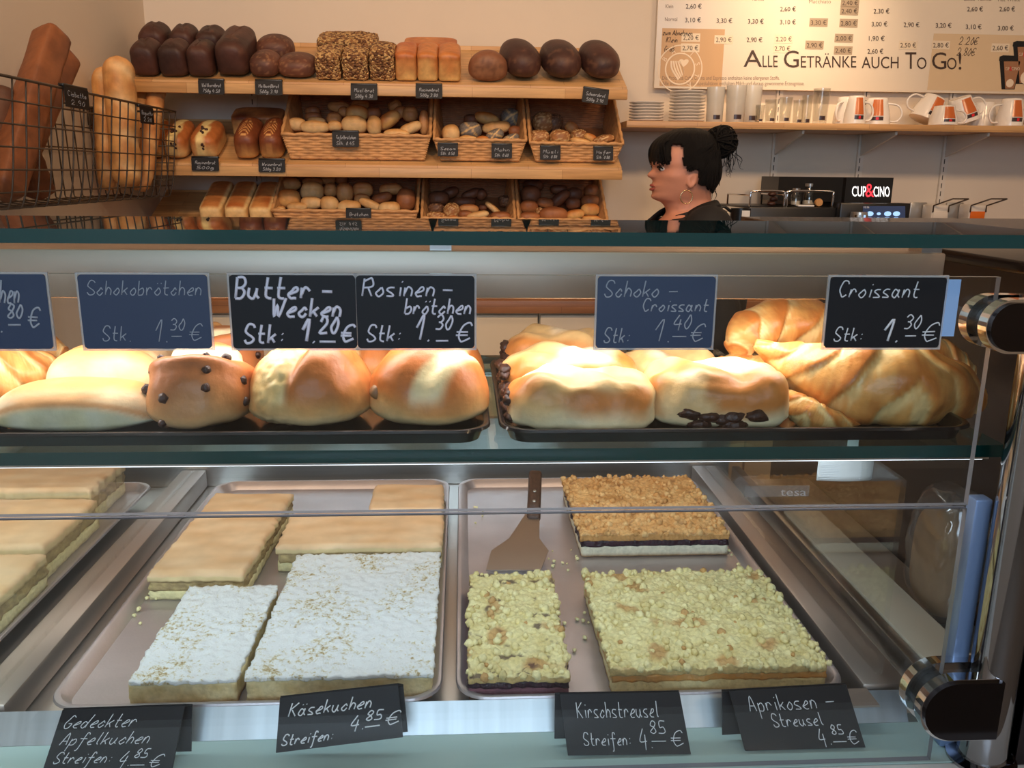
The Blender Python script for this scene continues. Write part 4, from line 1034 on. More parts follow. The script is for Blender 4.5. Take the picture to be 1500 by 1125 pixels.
for i, (x0, x1) in enumerate(((291, 325), (328, 362), (364, 398))):
    loaf('toast_loaf', ['left', 'middle', 'right'][i]+' pale toast loaf with brown top on the lowest shelf, left of the wicker basket', x0, x1, 2.955, .225, .085, LS, None, M_GLOSSY, g, e=.28, dome=.25, dz=.0,
         fn_col=lambda q, p: mixc(S(238, 202, 142), mixc(S(186, 110, 58), S(214, 150, 88), .5+nz(p, 18, i)), sst(.034, .024, abs(p.x))*sst(-.3, .1, q.z)*sst(.107, .09, abs(p.y))), sd=i)
# price signs on the shelf fronts
def shelfsign(lab, x0, y0, x1, y1, l1, l2, Y, tilt=0):
    a = at(x0, y1, Y=Y); b = at(x1, y1, Y=Y); tp = at(x0, y0, Y=Y); w = b.x-a.x; h = tp.z-a.z
    sign(lab, frame_of(V((a.x, Y, a.z)), (1, 0, -tilt), (0, .1, 1)), w, h, [(l1, .12, .52, .24, .88), (l2, .14, .14, .22, .82)], M_CHALK, M_INK2, .0012, .003, .0009, 'small chalk signs on the bread shelves', False, True)
for q in (('chalk sign on the top shelf below the dark wholegrain loaves', 291, 117, 329, 138, 'Vollkornbrot', '750g 4.50', 2.893),
          ('chalk sign on the top shelf below the round brown loaves', 374, 118, 414, 139, 'Halbweißbrot', '500g 3.10', 2.893),
          ('chalk sign on the top shelf below the seed covered loaves', 514, 124, 553, 146, 'Müslibrot', '500g 4.30', 2.893),
          ('chalk sign on the top shelf below the golden tin loaves', 609, 124, 648, 144, 'Rosinenbrot', '500g 3.80', 2.893),
          ('crooked chalk sign at the right end of the top shelf below the oval loaves', 852, 128, 890, 149, 'Schwarzbrot', '500g 3.90', 2.893, .12),
          ('chalk sign on the middle shelf below the raisin loaves', 281, 231, 321, 250, 'Rosinenbrot', '500g', 2.893),
          ('chalk sign on the middle shelf below the leaf scored loaves', 379, 234, 418, 252, 'Weizenbrot', '500g 3.20', 2.893)):
    shelfsign(*q)

# ------------------------------------------------------------------ wicker baskets
def weave_panel(mb, p00, p10, p11, p01, rows, nrm, amp=.003, stake=.032):
    """woven wicker wall between four corners"""
    p00, p10, p11, p01, nrm = V(p00), V(p10), V(p11), V(p01), V(nrm).normalized()
    w = (p10-p00).length; ns = max(2, round(w/stake))
    def fn(u, v):
        p = p00.lerp(p10, u).lerp(p01.lerp(p11, u), v)
        r = v*rows; k = int(min(rows-1, math.floor(r))); prof = abs(math.sin(PI*(r-k)))**.6
        over = math.cos(PI*u*ns+PI*(k % 2))
        return p+nrm*(amp*prof*(.9+.8*over)-amp+amp*.25*nz((u*40, k, 0), 1)), (1, 1, 1)
    mb.grid(fn, ns*4, rows*4)
def wicker(lab, x0, x1, yr, zf, h, tail, Yf=2.925, Yb=3.215, hb=.30, x0b=None):
    """x0,x1 pixel sides of the front rim at row yr"""
    a, b = at(x0, yr, Y=Yf), at(x1, yr, Y=Yf)
    zr = (a.z+b.z)/2; cx = (a.x+b.x)/2; hw = (b.x-a.x)/2-.004
    zb0 = shelfz(zf, Yf+.02)+.004; zbk = shelfz(zf, Yb-.01)+.004
    t = thing('wicker_basket', lab, 'basket', (cx, Yf, zb0), group='wicker roll baskets')
    ins = .022
    F0, F1 = V((-hw+ins, .018, 0)), V((hw-ins, .018, 0)); R0, R1 = V((-hw, 0, zr-zb0)), V((hw, 0, zr-zb0))
    B0, B1 = V((-hw+ins, Yb-Yf-.012, zbk-zb0)), V((hw-ins, Yb-Yf-.012, zbk-zb0)); T0, T1 = V((-hw, Yb-Yf, hb)), V((hw, Yb-Yf, hb))
    rows = max(6, round((zr-zb0)/.0085))
    mb = MB(); weave_panel(mb, F0, F1, R1, R0, rows, (0, -1, 0))
    o = mb.build('front_wall', M_WICK, t)
    for nm, q, n_ in (('back_wall', (B1, B0, T0, T1), (0, -1, 0)), ('side_wall', (B0, F0, R0, T0), (-1, 0, 0)), ('side_wall', (F1, B1, T1, R1), (1, 0, 0))):
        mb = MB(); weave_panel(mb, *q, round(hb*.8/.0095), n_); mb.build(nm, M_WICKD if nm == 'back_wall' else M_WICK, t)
    for ch in t.children:
        md = ch.modifiers.new('thickness', 'SOLIDIFY'); md.thickness = .003; md.offset = 0
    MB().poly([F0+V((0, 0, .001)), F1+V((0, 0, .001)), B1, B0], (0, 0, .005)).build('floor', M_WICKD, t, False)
    rim = MB(); path = []
    for p, q in ((R0, R1), (R1, T1), (T1, T0), (T0, R0)):
        for k in range(24): path.append(p.lerp(q, k/24)+V((0, 0, .0015*math.sin(k*2.4))))
    rim.tube(path, [.0058+.0012*math.sin(i*2.1) for i in range(len(path))], 8, closed=True)
    rim.build('rim', M_WICK, t)
    t['_'] = 0; del t['_']
    return dict(z0=zb0, Yf=Yf, Yb=Yb, slope=(zbk-zb0)/(Yb-Yf), cx=cx, hw=hw, zr=zr)
BK = [wicker('left and widest wicker basket on the middle shelf, full of pale rolls', 411, 632, 198, MS, .1, '', hb=.290),
      wicker('wicker basket in the centre of the middle shelf with poppy seed rolls', 634, 772, 205, MS, .1, '', hb=.285),
      wicker('right wicker basket on the middle shelf with seeded rolls', 775, 914, 210, MS, .1, '', hb=.28),
      wicker('left wicker basket on the lowest shelf, heaped with pale rolls', 397, 613, 309, LS, .1, '', Yf=2.945, hb=.235),
      wicker('wicker basket in the centre of the lowest shelf with dark rolls', 616, 756, 320, LS, .1, '', Yf=2.945, hb=.235),
      wicker('right wicker basket on the lowest shelf with brown rolls', 758, 891, 322, LS, .1, '', Yf=2.945, hb=.235)]
# rolls: (x, y, half width, half height, kind, turn) as they show in each basket
RC = {'pale': (S(236, 200, 144), S(216, 162, 98)), 'tan': (S(212, 158, 100), S(176, 112, 64)), 'golden': (S(230, 182, 112), S(196, 118, 56)), 'dark': (S(136, 86, 58), S(96, 60, 44)), 'brown': (S(176, 114, 70), S(136, 82, 50)),
      'poppy': (S(216, 178, 126), S(96, 92, 90)), 'seed': (S(176, 122, 74), S(150, 100, 60)), 'darkseed': (S(120, 84, 60), S(92, 62, 46))}
RD = {'pale': 'pale roll', 'tan': 'tan roll', 'golden': 'golden roll', 'dark': 'dark roll', 'brown': 'brown roll', 'poppy': 'poppy seed roll', 'seed': 'seeded roll', 'darkseed': 'dark seeded roll'}
rolls = [
 [((390+x/5.77), (130+y/5.77), a/5.77, b/5.77, k, r) for x, y, a, b, k, r in ((262, 300, 75, 55, 'pale', 0), (410, 325, 120, 52, 'pale', 0), (425, 272, 75, 32, 'pale', 0), (390, 190, 62, 42, 'brown', 0), (395, 238, 70, 42, 'brown', 0), (612, 150, 90, 46, 'tan', 0), (655, 195, 45, 42, 'tan', 0), (575, 255, 60, 55, 'tan', 0), (580, 318, 60, 42, 'pale', 0), (765, 210, 92, 70, 'golden', 0), (795, 140, 75, 45, 'tan', 0), (745, 305, 108, 75, 'pale', 0), (915, 312, 60, 80, 'pale', 1), (905, 205, 62, 52, 'brown', 0), (1035, 265, 98, 74, 'golden', .6), (1100, 385, 110, 42, 'pale', 0), (1220, 335, 95, 58, 'pale', .4), (1085, 140, 52, 55, 'tan', .5), (1130, 202, 48, 60, 'tan', .4), (1218, 215, 65, 64, 'tan', 0), (1332, 285, 42, 100, 'tan', 1))],
 [((380+x/2.679), (20+y/2.679), a/2.679, b/2.679, k, r) for x, y, a, b, k, r in ((752, 472, 34, 36, 'pale', 0), (828, 458, 44, 33, 'poppy', 0), (818, 494, 38, 15, 'pale', 0), (830, 415, 28, 20, 'dark', 0), (893, 412, 45, 29, 'golden', -.2), (930, 447, 52, 30, 'pale', .1), (923, 480, 36, 29, 'poppy', .5), (875, 497, 26, 16, 'golden', 0), (985, 410, 38, 36, 'poppy', 0), (986, 492, 34, 23, 'poppy', .4), (1002, 460, 25, 20, 'brown', 0))],
 [((380+x/2.679), (20+y/2.679), a/2.679, b/2.679, k, r) for x, y, a, b, k, r in ((1113, 425, 42, 38, 'seed', 0), (1160, 428, 30, 32, 'darkseed', 0), (1100, 485, 38, 28, 'seed', 0), (1180, 487, 41, 31, 'seed', 0), (1226, 448, 27, 26, 'tan', -.6), (1253, 480, 32, 25, 'seed', 0), (1263, 504, 40, 17, 'pale', -.2), (1298, 488, 25, 20, 'golden', -.5), (1350, 495, 40, 21, 'seed', .2), (1105, 508, 40, 12, 'seed', 0))],
 [((380+x/5.357), (245+y/5.357), a/5.357, b/5.357, k, r) for x, y, a, b, k, r in ((250, 130, 75, 50, 'tan', 0), (235, 245, 86, 72, 'golden', 0), (165, 330, 36, 24, 'pale', 0), (295, 312, 78, 38, 'pale', 0), (415, 190, 90, 76, 'pale', 0), (420, 115, 82, 36, 'tan', 0), (410, 278, 85, 52, 'pale', 0), (560, 178, 52, 56, 'tan', 0), (540, 95, 60, 38, 'tan', 0), (552, 288, 72, 62, 'pale', 0), (672, 200, 65, 76, 'tan', 1), (645, 95, 48, 42, 'brown', 0), (705, 312, 92, 52, 'pale', 0), (810, 175, 80, 62, 'tan', 0), (805, 248, 62, 42, 'tan', 0), (960, 240, 76, 52, 'brown', .3), (870, 290, 86, 46, 'pale', -.4), (1030, 172, 86, 56, 'tan', .1), (1020, 322, 86, 52, 'pale', 0), (1150, 258, 76, 90, 'brown', 1))],
 [((600+x/4.6875), (245+y/4.6875), a/4.6875, b/4.6875, k, r) for x, y, a, b, k, r in ((200, 215, 72, 52, 'dark', 0), (272, 178, 66, 46, 'dark', .4), (180, 282, 56, 38, 'darkseed', 0), (290, 302, 60, 56, 'seed', 0), (182, 338, 66, 34, 'seed', 0), (295, 350, 46, 16, 'golden', 0), (378, 240, 76, 36, 'dark', 0), (420, 185, 66, 42, 'dark', .4), (492, 185, 36, 48, 'dark', .6), (405, 286, 72, 32, 'tan', 0), (385, 322, 52, 28, 'brown', 0), (468, 330, 72, 38, 'pale', .2), (575, 285, 64, 27, 'pale', -.7), (625, 338, 72, 34, 'brown', 0), (652, 232, 42, 40, 'darkseed', 0), (505, 275, 32, 22, 'dark', 0))],
 [((600+x/4.6875), (245+y/4.6875), a/4.6875, b/4.6875, k, r) for x, y, a, b, k, r in ((832, 190, 68, 66, 'dark', 0), (820, 272, 64, 46, 'brown', 0), (930, 246, 56, 46, 'brown', -.2), (892, 308, 36, 27, 'seed', 0), (822, 342, 76, 36, 'brown', 0), (990, 325, 100, 55, 'brown', 0), (1030, 216, 74, 50, 'dark', .7), (1025, 152, 62, 32, 'dark', 0), (1130, 186, 56, 50, 'dark', 0), (1125, 246, 52, 42, 'dark', 0), (1135, 325, 62, 46, 'golden', .2), (1255, 168, 60, 46, 'brown', 0), (1245, 235, 70, 46, 'brown', 0), (1240, 292, 66, 46, 'golden', 0), (1245, 352, 62, 22, 'golden', 0), (850, 125, 70, 40, 'dark', 0))]]
BN = ['wide left wicker basket on the middle shelf', 'centre wicker basket on the middle shelf', 'right wicker basket on the middle shelf', 'left wicker basket on the lowest shelf', 'centre wicker basket on the lowest shelf', 'right wicker basket on the lowest shelf']
BS = ['wide basket on the middle shelf', 'centre basket on the middle shelf', 'right basket on the middle shelf', 'left basket on the lowest shelf', 'centre basket on the lowest shelf', 'right basket on the lowest shelf']
ORD = ['first', 'second', 'third', 'fourth', 'fifth', 'sixth', 'seventh', 'eighth', 'ninth', 'tenth']
def make_roll(px, py, a, b, kind, turn, Y, lab, grp, sd):
    s = pxm(Y); c = at(px, py, Y=Y); ca, cb = RC[kind]; hx, hz = a*s, b*s; hy = min(max(min(hx, hz), .02), .05)*1.0
    slit = kind in ('pale', 'tan') and sd % 3 != 0
    mb = MB()
    def fn(lo, la):
        q = dirv(lo, la); p = V((hx*spow(q.x, .85), hy*spow(q.y, .85), hz*spow(q.z, .85)))
        if turn and turn != 1: p = Matrix.Rotation(-turn, 3, 'Y') @ V((p.x*1.08, p.y, p.z*.8))
        d = .003*nz(p, 30, sd)
        if kind in ('seed', 'darkseed'): d += .003*nz(p, 150, sd)
        u = q.x if turn == 1 else q.z-.35
        fr = -q.y
        if slit: d -= .0045*math.exp(-(u/.09)**2)*max(0, fr)
        p = p+q*d
        k = mixc(ca, cb, sst(-.1, .7, .55*q.z-.45*q.y*0+.5*nz(p, 22, sd)+.2))
        if kind == 'poppy':
            k = mixc(ca, mixc(cb, S(140, 130, 120), .5+nz(p, 260, sd)), sst(-.25, .05, q.z*.5+fr*.7))
            st = min(abs(q.x), abs(q.z-.1), abs(abs(q.x)-abs(q.z-.1))*.9); k = mixc(k, S(224, 186, 128), sst(.10, .05, min(abs(q.x*.8+q.z*.5-.1), abs(q.x*.5-q.z*.8+.1)))*sst(.1, .4, fr))
        if kind in ('seed', 'darkseed'): k = mixc(k, S(222, 186, 132) if kind == 'seed' else S(150, 112, 82), sst(.12, .3, nz(p, 170, sd+3)))
        if slit: k = mixc(k, ca, math.exp(-(u/.12)**2)*max(0, fr)*.7)
        return p, k
    mb.blob(fn, 40 if kind in ('seed', 'poppy', 'darkseed') else 28, 24 if kind in ('seed', 'poppy', 'darkseed') else 16)
    o = mb.build('bread_roll', M_CRUST); o.location = c
    tag(o, lab, 'bread roll', grp)
for bi, lst in enumerate(rolls):
    B = BK[bi]; ys = sorted(q[1]+q[3]*.5 for q in lst); lo_, hi_ = ys[0], ys[-1]
    order = sorted(range(len(lst)), key=lambda i: -(lst[i][1]+lst[i][3]))
    rowsz = max(1, -(-len(lst)//3)); rowof = {}
    for k, i in enumerate(order): rowof[i] = k//rowsz
    for rw in range(3):
        ids = sorted((i for i in rowof if rowof[i] == rw), key=lambda i: lst[i][0])
        for k, i in enumerate(ids):
            px, py, a, b, kind, turn = lst[i]
            f = (hi_-(py+b*.5))/(hi_-lo_)
            Y = B['Yf']+.052+f*(B['Yb']-B['Yf']-.105)
            while Y > B['Yf']+.045 and at(px, py+b*.8, Y=Y).z < B['z0']+(Y-B['Yf'])*B['slope']+.006: Y -= .004
            rn = ('front row', 'middle row', 'back row')[rw]
            make_roll(px, py, a, b, kind, turn, Y, '%s, %s from left, %s, %s' % (RD[kind], ORD[k], rn, BS[bi]), 'rolls in the '+BN[bi], i+bi*31)
    # paper covered inner floor that carries the heap
for q in (('chalk sign hanging on the front of the wide left wicker basket', 487, 193, 526, 215, 'Tafelbrötchen', 'Stk. 0.45', 2.913),
          ('chalk sign at the left of the centre wicker basket on the middle shelf', 641, 211, 671, 229, 'Sesam', 'Stk. 0.50', 2.913),
          ('chalk sign at the right of the centre wicker basket on the middle shelf', 720, 212, 750, 232, 'Mohn', 'Stk. 0.60', 2.913),
          ('left chalk sign on the right wicker basket of the middle shelf', 791, 215, 821, 234, 'Müsli', 'Stk. 0.80', 2.913),
          ('right chalk sign on the right wicker basket of the middle shelf', 869, 216, 898, 235, 'Hafer', 'Stk. 0.80', 2.913),
          ('chalk sign hanging on the front of the left wicker basket on the lowest shelf', 507, 307, 544, 326, 'Brötchen', 'Stk. 0.40', 2.932)):
    shelfsign(*q)

# ------------------------------------------------------------------ wire basket of baguettes on the left wall
t = thing('wire_basket', 'long brown wire basket hung on the left wall holding baguettes', 'basket', (-1.0, 2.1, Z0-.085))
XB, XF, Y0b, Y1b = -1.10, -.90, 1.42, 2.88
zt, zbm = Z0+.176, Z0-.085
def prof(s):                                    # cross section: rim at the front, down, along the floor, up the wall side
    pts = [(XF, zt), (XF-.01, zt-.09), (XF-.02, zt-.18), (XF-.035, zbm+.012), (XF-.06, zbm), (XB+.02, zbm+.004), (XB+.006, zbm+.03), (XB+.003, zt-.12), (XB, zt)]
    return pts
g = MB(); PR = prof(0); ny = 26
for i in range(ny+1):
    y = Y0b+(Y1b-Y0b)*i/ny
    g.tube(crm([V((x, y, z)) for x, z in PR], 24), .0019, 6)
for (x, z) in ((XF-.004, zt-.045), (XF-.009, zt-.09), (XF-.014, zt-.135), (XF-.02, zt-.18), (XF-.03, zbm+.035), (XF-.06, zbm), (XF-.11, zbm+.002), (XB+.03, zbm+.006), (XB+.004, zt-.18), (XB+.003, zt-.12), (XB+.002, zt-.06)):
    g.tube([(x, Y0b, z), (x, Y1b, z)], .0019, 6)
for y in (Y0b, Y1b):
    for k in range(1, 5): g.tube([(XB+.003, y, zt-.052*k), (XF-.006*k, y, zt-.052*k)], .0019, 6)
    for k in range(1, 5): x = XB+(XF-XB)*k/5; g.tube([(x, y, zt), (x, y, zbm+.003)], .0019, 6)
wpart(g, 'wire_grid', M_WIRE, t, True)
r = MB(); r.tube([(XF, Y0b, zt), (XF, Y1b, zt), (XB, Y1b, zt), (XB, Y0b, zt)], .0032, 8, closed=True)
wpart(r, 'rim', M_WIRE, t, True)
for y in (1.7, 2.3, 2.75):
    wpart(MB().box((XL+.0005, y-.02, zt-.05), (XB+.0005, y+.02, zt+.004)), 'wall_hook', M_WIRE, t)
def stick(name, lab, tx, ty, bx, by, X, rpx, cs, sd, square=False, cuts=4, grp='baguettes in the wire basket', X2=None):
    """long loaf leaning in the wire basket from its visible top to its foot"""
    A = at(tx, ty, X=X); B_ = at(bx, by, X=X2 or X)
    B_.z = max(B_.z, zbm+.004+rpx*pxm(B_.y)*.6)
    ax = (A-B_); L = ax.length; ax.normalize(); R = rpx*pxm(A.y)
    u = ax.orthogonal().normalized(); u = (V((1, -.6, 0))-ax*ax.dot(V((1, -.6, 0)))).normalized(); w_ = ax.cross(u)
    mb = MB(); n = 60; M = 20; v = []; c = []; f = []
    for i in range(n+1):
        t_ = i/n; e = min(1, (1-abs(2*t_-1))*(4.2 if not square else 16)); rr = R*math.sqrt(max(.02, 1-(1-e)**2))
        p = B_.lerp(A, t_)
        for k in range(M):
            a = 2*PI*k/M; ca, sa = math.cos(a), math.sin(a)
            if square: ca, sa = spow(ca, .45), spow(sa, .45)
            ph = (t_*cuts+.25*math.sin(a)) % 1
            cut = math.exp(-((ph-.5)/.16)**2)*max(0, ca) if cuts else 0
            q = (u*ca+w_*sa)*rr*(1-.15*cut+.05*nz((ca*2, sa*2, t_*9), 1, sd))
            v.append(p+q-B_); k_ = mixc(cs[0], cs[1], .5+nz((ca, sa, t_*8), 1.5, sd)); k_ = mixc(k_, cs[2], cut*.8); c.append(tuple(k_[:3]))
    for i in range(n):
        for k in range(M): f.append((i*M+k, i*M+(k+1) % M, (i+1)*M+(k+1) % M, (i+1)*M+k))
    f.append(tuple(range(M-1, -1, -1))); f.append(tuple(n*M+k for k in range(M)))
    mb.add(v, f, c); o = mb.build(name, M_CRUST); o.location = B_; tag(o, lab, 'baguette' if not square else 'bread stick', grp)
BG = (S(222, 170, 108), S(198, 138, 82), S(242, 212, 162)); BGB = (S(190, 128, 78), S(206, 150, 96), S(230, 190, 136))
stick('baguette', 'thickest and tallest pale baguette in the wire basket, in front', 172, 82, 190, 300, -1.0, 21, BG, 1)
stick('baguette', 'pale baguette at the left behind the tallest baguette in the wire basket', 148, 98, 160, 296, -1.065, 13, BG, 2)
stick('baguette', 'pale baguette rising just right behind the tallest baguette', 192, 98, 205, 296, -1.06, 12, BG, 3)
stick('baguette', 'pale baguette second from the right in the wire basket', 210, 112, 200, 292, -1.03, 13, BG, 4)
stick('baguette', 'rightmost baguette in the wire basket, with brown side and pale tip', 233, 116, 208, 290, -.98, 12, BGB, 5)
DB = (S(142, 86, 52), S(116, 68, 42), S(130, 76, 46))
stick('bread_stick', 'long square brown bread standing out highest from the wire basket at the left', 78, 48, 4, 285, -.985, 20, DB, 6, True, 0, 'brown bread sticks in the wire basket')
stick('bread_stick', 'square brown bread leaning just behind the highest brown bread', 98, 82, 12, 270, -1.05, 16, DB, 7, True, 0, 'brown bread sticks in the wire basket')
stick('bread_stick', 'brown bread crossing low behind the highest brown bread in the wire basket', 36, 222, 62, 296, -1.04, 17, (S(120, 72, 48), S(104, 62, 42), S(110, 66, 44)), 8, True, 0, 'brown bread sticks in the wire basket')
stick('bread_stick', 'dark round ended bread at the left photo edge in the wire basket', 8, 130, -20, 260, -1.04, 20, (S(96, 60, 44), S(80, 50, 38), S(90, 56, 40)), 9, False, 0, 'brown bread sticks in the wire basket')
for lab, x0, y0, x1, y1, l1, l2 in (('small chalk sign clipped to the wire basket beside the brown breads', 96, 126, 131, 156, 'Ciabatta', '2.90'), ('small dark chalk sign clipped to the wire basket in front of the baguettes', 206, 156, 226, 180, 'Baguette', '2.20')):
    a = at(x0, y1, X=XF+.006); b = at(x1, y1+4, X=XF+.006); tp = at(x0, y0, X=XF+.006)
    b.z = a.z
    sign(lab, frame_of(a, b-a, (0, 0, 1)), (b-a).length, tp.z-a.z, [(l1, .1, .55, .24, .9), (l2, .2, .15, .24, .8)], M_CHALK, M_INK2, .0012, .003, .0007, 'small signs on the wire basket', False, True)

# ------------------------------------------------------------------ crockery shelf
YSf = 3.0; ZS = Z0+.176
t = thing('crockery_shelf', 'long straight beech wall shelf carrying plates, glasses and mugs', 'shelf', (1.7, 3.14, ZS-.022))
wpart(MB().rbox((.557, YSf, ZS-.022), (XR-.02, YB-.004, ZS), .002), 'board', M_WOOD, t, True, sharp=30)
for px in (1137, 1263, 1388):
    x = at(px, 205, Y=3.29).x
    wpart(MB().poly([(x-.004, 3.288, ZS-.10), (x-.004, 3.288, ZS-.0225), (x-.004, 3.03, ZS-.0225), (x-.004, 3.03, ZS-.034)], (.008, 0, 0)), 'bracket', M_DISP, t)
def plate_stack(px, n, dia, dz, who, Y=3.12):
    p = at(px, 180, Y=Y)
    for k in range(n):
        mb = MB(); r = dia/2
        mb.lathe([(0, .0), (r*.55, 0), (r*.6, .001), (r*.97, .0065), (r, .0085), (r*.99, .0095), (r*.93, .0085), (r*.6, .0045), (0, .004)], 40)
        o = mb.build('plate', M_PORC); o.location = (p.x, Y, ZS+.0006+k*dz)
        od = ['bottom', 'second', 'third', 'fourth', 'fifth', 'sixth', 'seventh', 'eighth', 'ninth', 'tenth'][k] if k < n-1 else 'topmost'
        tag(o, od+(' plate' if k in (0, n-1) else ' plate from the bottom')+' of the '+who, 'plate', 'stacked white plates')
plate_stack(946, 7, .122, .0098, 'lower stack of white saucers at the shelf end')
plate_stack(1005, 10, .125, .0108, 'taller stack of white plates beside the saucers')
def tumbler(px, py_top, w_px, lab, Y, taper=.85, jug=False, kind='drinking glass', name='drinking_glass', mark=True, grp='glasses on the crockery shelf', m_=None):
    p = at(px, 180, Y=Y); r = w_px/2*pxm(Y); h = max(.05, at(px, py_top, Y=Y).z-ZS)
    t = thing(name, lab, kind, (p.x, Y, ZS+.0006), group=grp)
    rb = r*taper
    MB().lathe([(0, 0), (rb*.9, 0), (rb, .003), (r, h), (r-.0022, h), (rb-.0025, .010), (0, .009)], 28).build('bowl', m_ or M_GLASSC, t, True, sharp=50)
    if mark:
        b = MB(); z0_, z1_ = h*.10, h*.22
        def fn(u, v): a = -PI/2-.42+u*.84; rr = rb+(r-rb)*(z0_+(z1_-z0_)*v)/h+.0006; return V((rr*math.cos(a), rr*math.sin(a), z0_+(z1_-z0_)*v))
        b.grid(fn, 10, 2); b.build('logo_mark', M_MUGB, t, True, 'dark printed logo patch')
    if jug:
        hp = [V((r*.95, 0, h*.85)), V((r*1.5, 0, h*.78)), V((r*1.6, 0, h*.5)), V((r*1.0, 0, h*.22))]
        MB().tube(crm(hp, 14), .004, 8).build('handle', m_ or M_GLASSC, t, True)
FROST = glassmat('frosted_glass', (.92, .92, .9, 1), .05, .15, .45, (.82, .8, .76, 1))
for i, (px, pt, w_, Y, lab) in enumerate(((1046, 128, 26, 3.10, 'leftmost tall frosted glass just right of the plate stack'), (1076, 126, 29, 3.08, 'middle tall frosted glass of three on the crockery shelf'), (1098, 126, 30, 3.16, 'right tall frosted glass of three on the crockery shelf'))):
    tumbler(px, pt, w_, lab, Y, .9, name='latte_glass', kind='glass', m_=FROST)
for px, pt, w_, Y, lab in ((1112, 154, 14, 3.06, 'smallest espresso glass right of the frosted glasses'), (1128, 146, 19, 3.08, 'clear small glass second in the row right of the frosted glasses'), (1149, 143, 19, 3.08, 'clear tumbler with red and dark mark near the middle of the glasses'),
                           (1168, 147, 17, 3.15, 'clear glass standing back between the tumbler and the tall glass'), (1180, 140, 16, 3.18, 'clear glass half behind the tallest clear glass'), (1200, 130, 24, 3.06, 'tallest clear glass with printed mark, left of the first mug')):
    tumbler(px, pt, w_, lab, Y, .82)
def mug(px, lab, Y, w_px, h, turn=0, lean=0, hside=1, upside=True):
    """white mug with a brown print standing upside down"""
    p = at(px, 180, Y=Y); r = w_px/2*pxm(Y)
    t = thing('mug', lab, 'mug', (p.x, Y, ZS+.0008+abs(math.sin(lean))*r*.98), (0, lean, 0), 'white mugs on the crockery shelf')
    t.rotation_euler = (Matrix.Rotation(lean, 3, 'Y') @ Matrix.Rotation(turn, 3, 'Z')).to_euler()
    rt = r*.70
    MB().lathe([(r-.003, .0), (r, .0015), (r*.97, h*.35), (rt*1.06, h*.85), (rt, h*.985), (rt*.9, h), (rt*.85, h*.99), (0, h*.985), (0, h*.93), (rt*.9, h*.9), (r-.004, .002)], 36).build('body', M_PORC, t, True, sharp=60)
    def rad(z): 
        z /= h; return r-(r*.03)*z/.35 if z < .35 else r*.97+(rt*1.06-r*.97)*(z-.35)/.5 if z < .85 else rt*1.06+(rt-rt*1.06)*(z-.85)/.135
    for nm, z0_, z1_, m_, lb in (('logo_band', h*.16, h*.30, M_MUGB, 'dark logo band'), ('brown_print', h*.33, h*.93, M_MUGP, 'orange brown printed panel')):
        b = MB(); b.grid(lambda u, v: V(((rad(z0_+(z1_-z0_)*v)+.0008)*math.cos(-PI/2-.45+.9*u), (rad(z0_+(z1_-z0_)*v)+.0008)*math.sin(-PI/2-.45+.9*u), z0_+(z1_-z0_)*v)), 10, 6)
        q = b.build(nm, m_, t, True, lb)
        if nm == 'logo_band':
            b = MB(); b.grid(lambda u, v: V(((rad(z0_)+.0012)*math.cos(-PI/2-.08+.2*u), (rad(z0_)+.0012)*math.sin(-PI/2-.08+.2*u), z0_+(z1_-z0_)*(.15+.7*v))), 4, 2); b.build('red_mark', M_RED, q, True, 'small red mark')
    a = PI/2*0+(0 if hside > 0 else PI)
    hp = [V((rt*1.05*hside, 0, h*.80)), V((r*1.45*hside, 0, h*.72)), V((r*1.75*hside, 0, h*.42)), V((r*1.5*hside, 0, h*.16)), V((r*.98*hside, 0, h*.14))]
    MB().tube(crm(hp, 18), .0042, 8, flat=.8).build('handle', M_PORC, t, True)
mug(1238, 'leftmost mug, its brown panel turned right and handle left', 3.10, 36, .094, .7, 0, -1)
mug(1251, 'second mug with brown panel facing forward, overlapping the leftmost mug', 3.05, 31, .094, .02, 0, 1)
mug(1282, 'third mug with brown panel at its left and a wide round handle', 3.10, 40, .092, -.35, 0, 1)
mug(1352, 'tilted mug leaning left with slanted brown panel', 3.14, 44, .088, .1, .42, -1)
mug(1381, 'low espresso cup with small brown panel in front of the tilted mugs', 3.05, 40, .066, 0, 0, 1)
mug(1412, 'tilted mug right of the low espresso cup', 3.13, 44, .088, .1, -.34, 1)
mug(1438, 'plain looking white mug behind, between the tilted mug and the last upright mug', 3.17, 40, .09, 1.7, 0, 1)
mug(1478, 'upright mug with narrow brown panel near the right photo edge', 3.06, 38, .094, .05, 0, -1)
mug(1512, 'mug cut by the right photo edge', 3.08, 40, .09, -.2, .25, 1)

# ------------------------------------------------------------------ menu board
YM = 3.262
p0, p1 = at(964, 0, Y=YM), at(959, 129, Y=YM)
t = thing('menu_board', 'large cream drinks price board on the wall above the crockery shelf', 'menu board', (p0.x, YM, p1.z))
BX1, BZ1 = 2.16, Z0+1.02
wpart(MB().rbox((p0.x, YM, p1.z), (BX1, YM+.012, BZ1), .001), 'panel', M_BOARD, t, True, sharp=30)
b = MB(); 
for x in (p0.x+.05, 1.4, BX1-.05): b.box((x-.02, YM+.0125, p1.z+.1), (x+.02, YB-.001, BZ1-.1))
wpart(b, 'spacer', M_DISP, t)
def bx(px, py): return at(px, py, Y=YM)
def patch(mb, px0, py0, px1, py1, o=.0004):
    a, b_ = bx(px0, py1), bx(px1, py0)
    mb.add([(a.x, YM-o, a.z), (b_.x, YM-o, a.z), (b_.x, YM-o, b_.z), (a.x, YM-o, b_.z)], [(0, 1, 2, 3)])
FC = {}
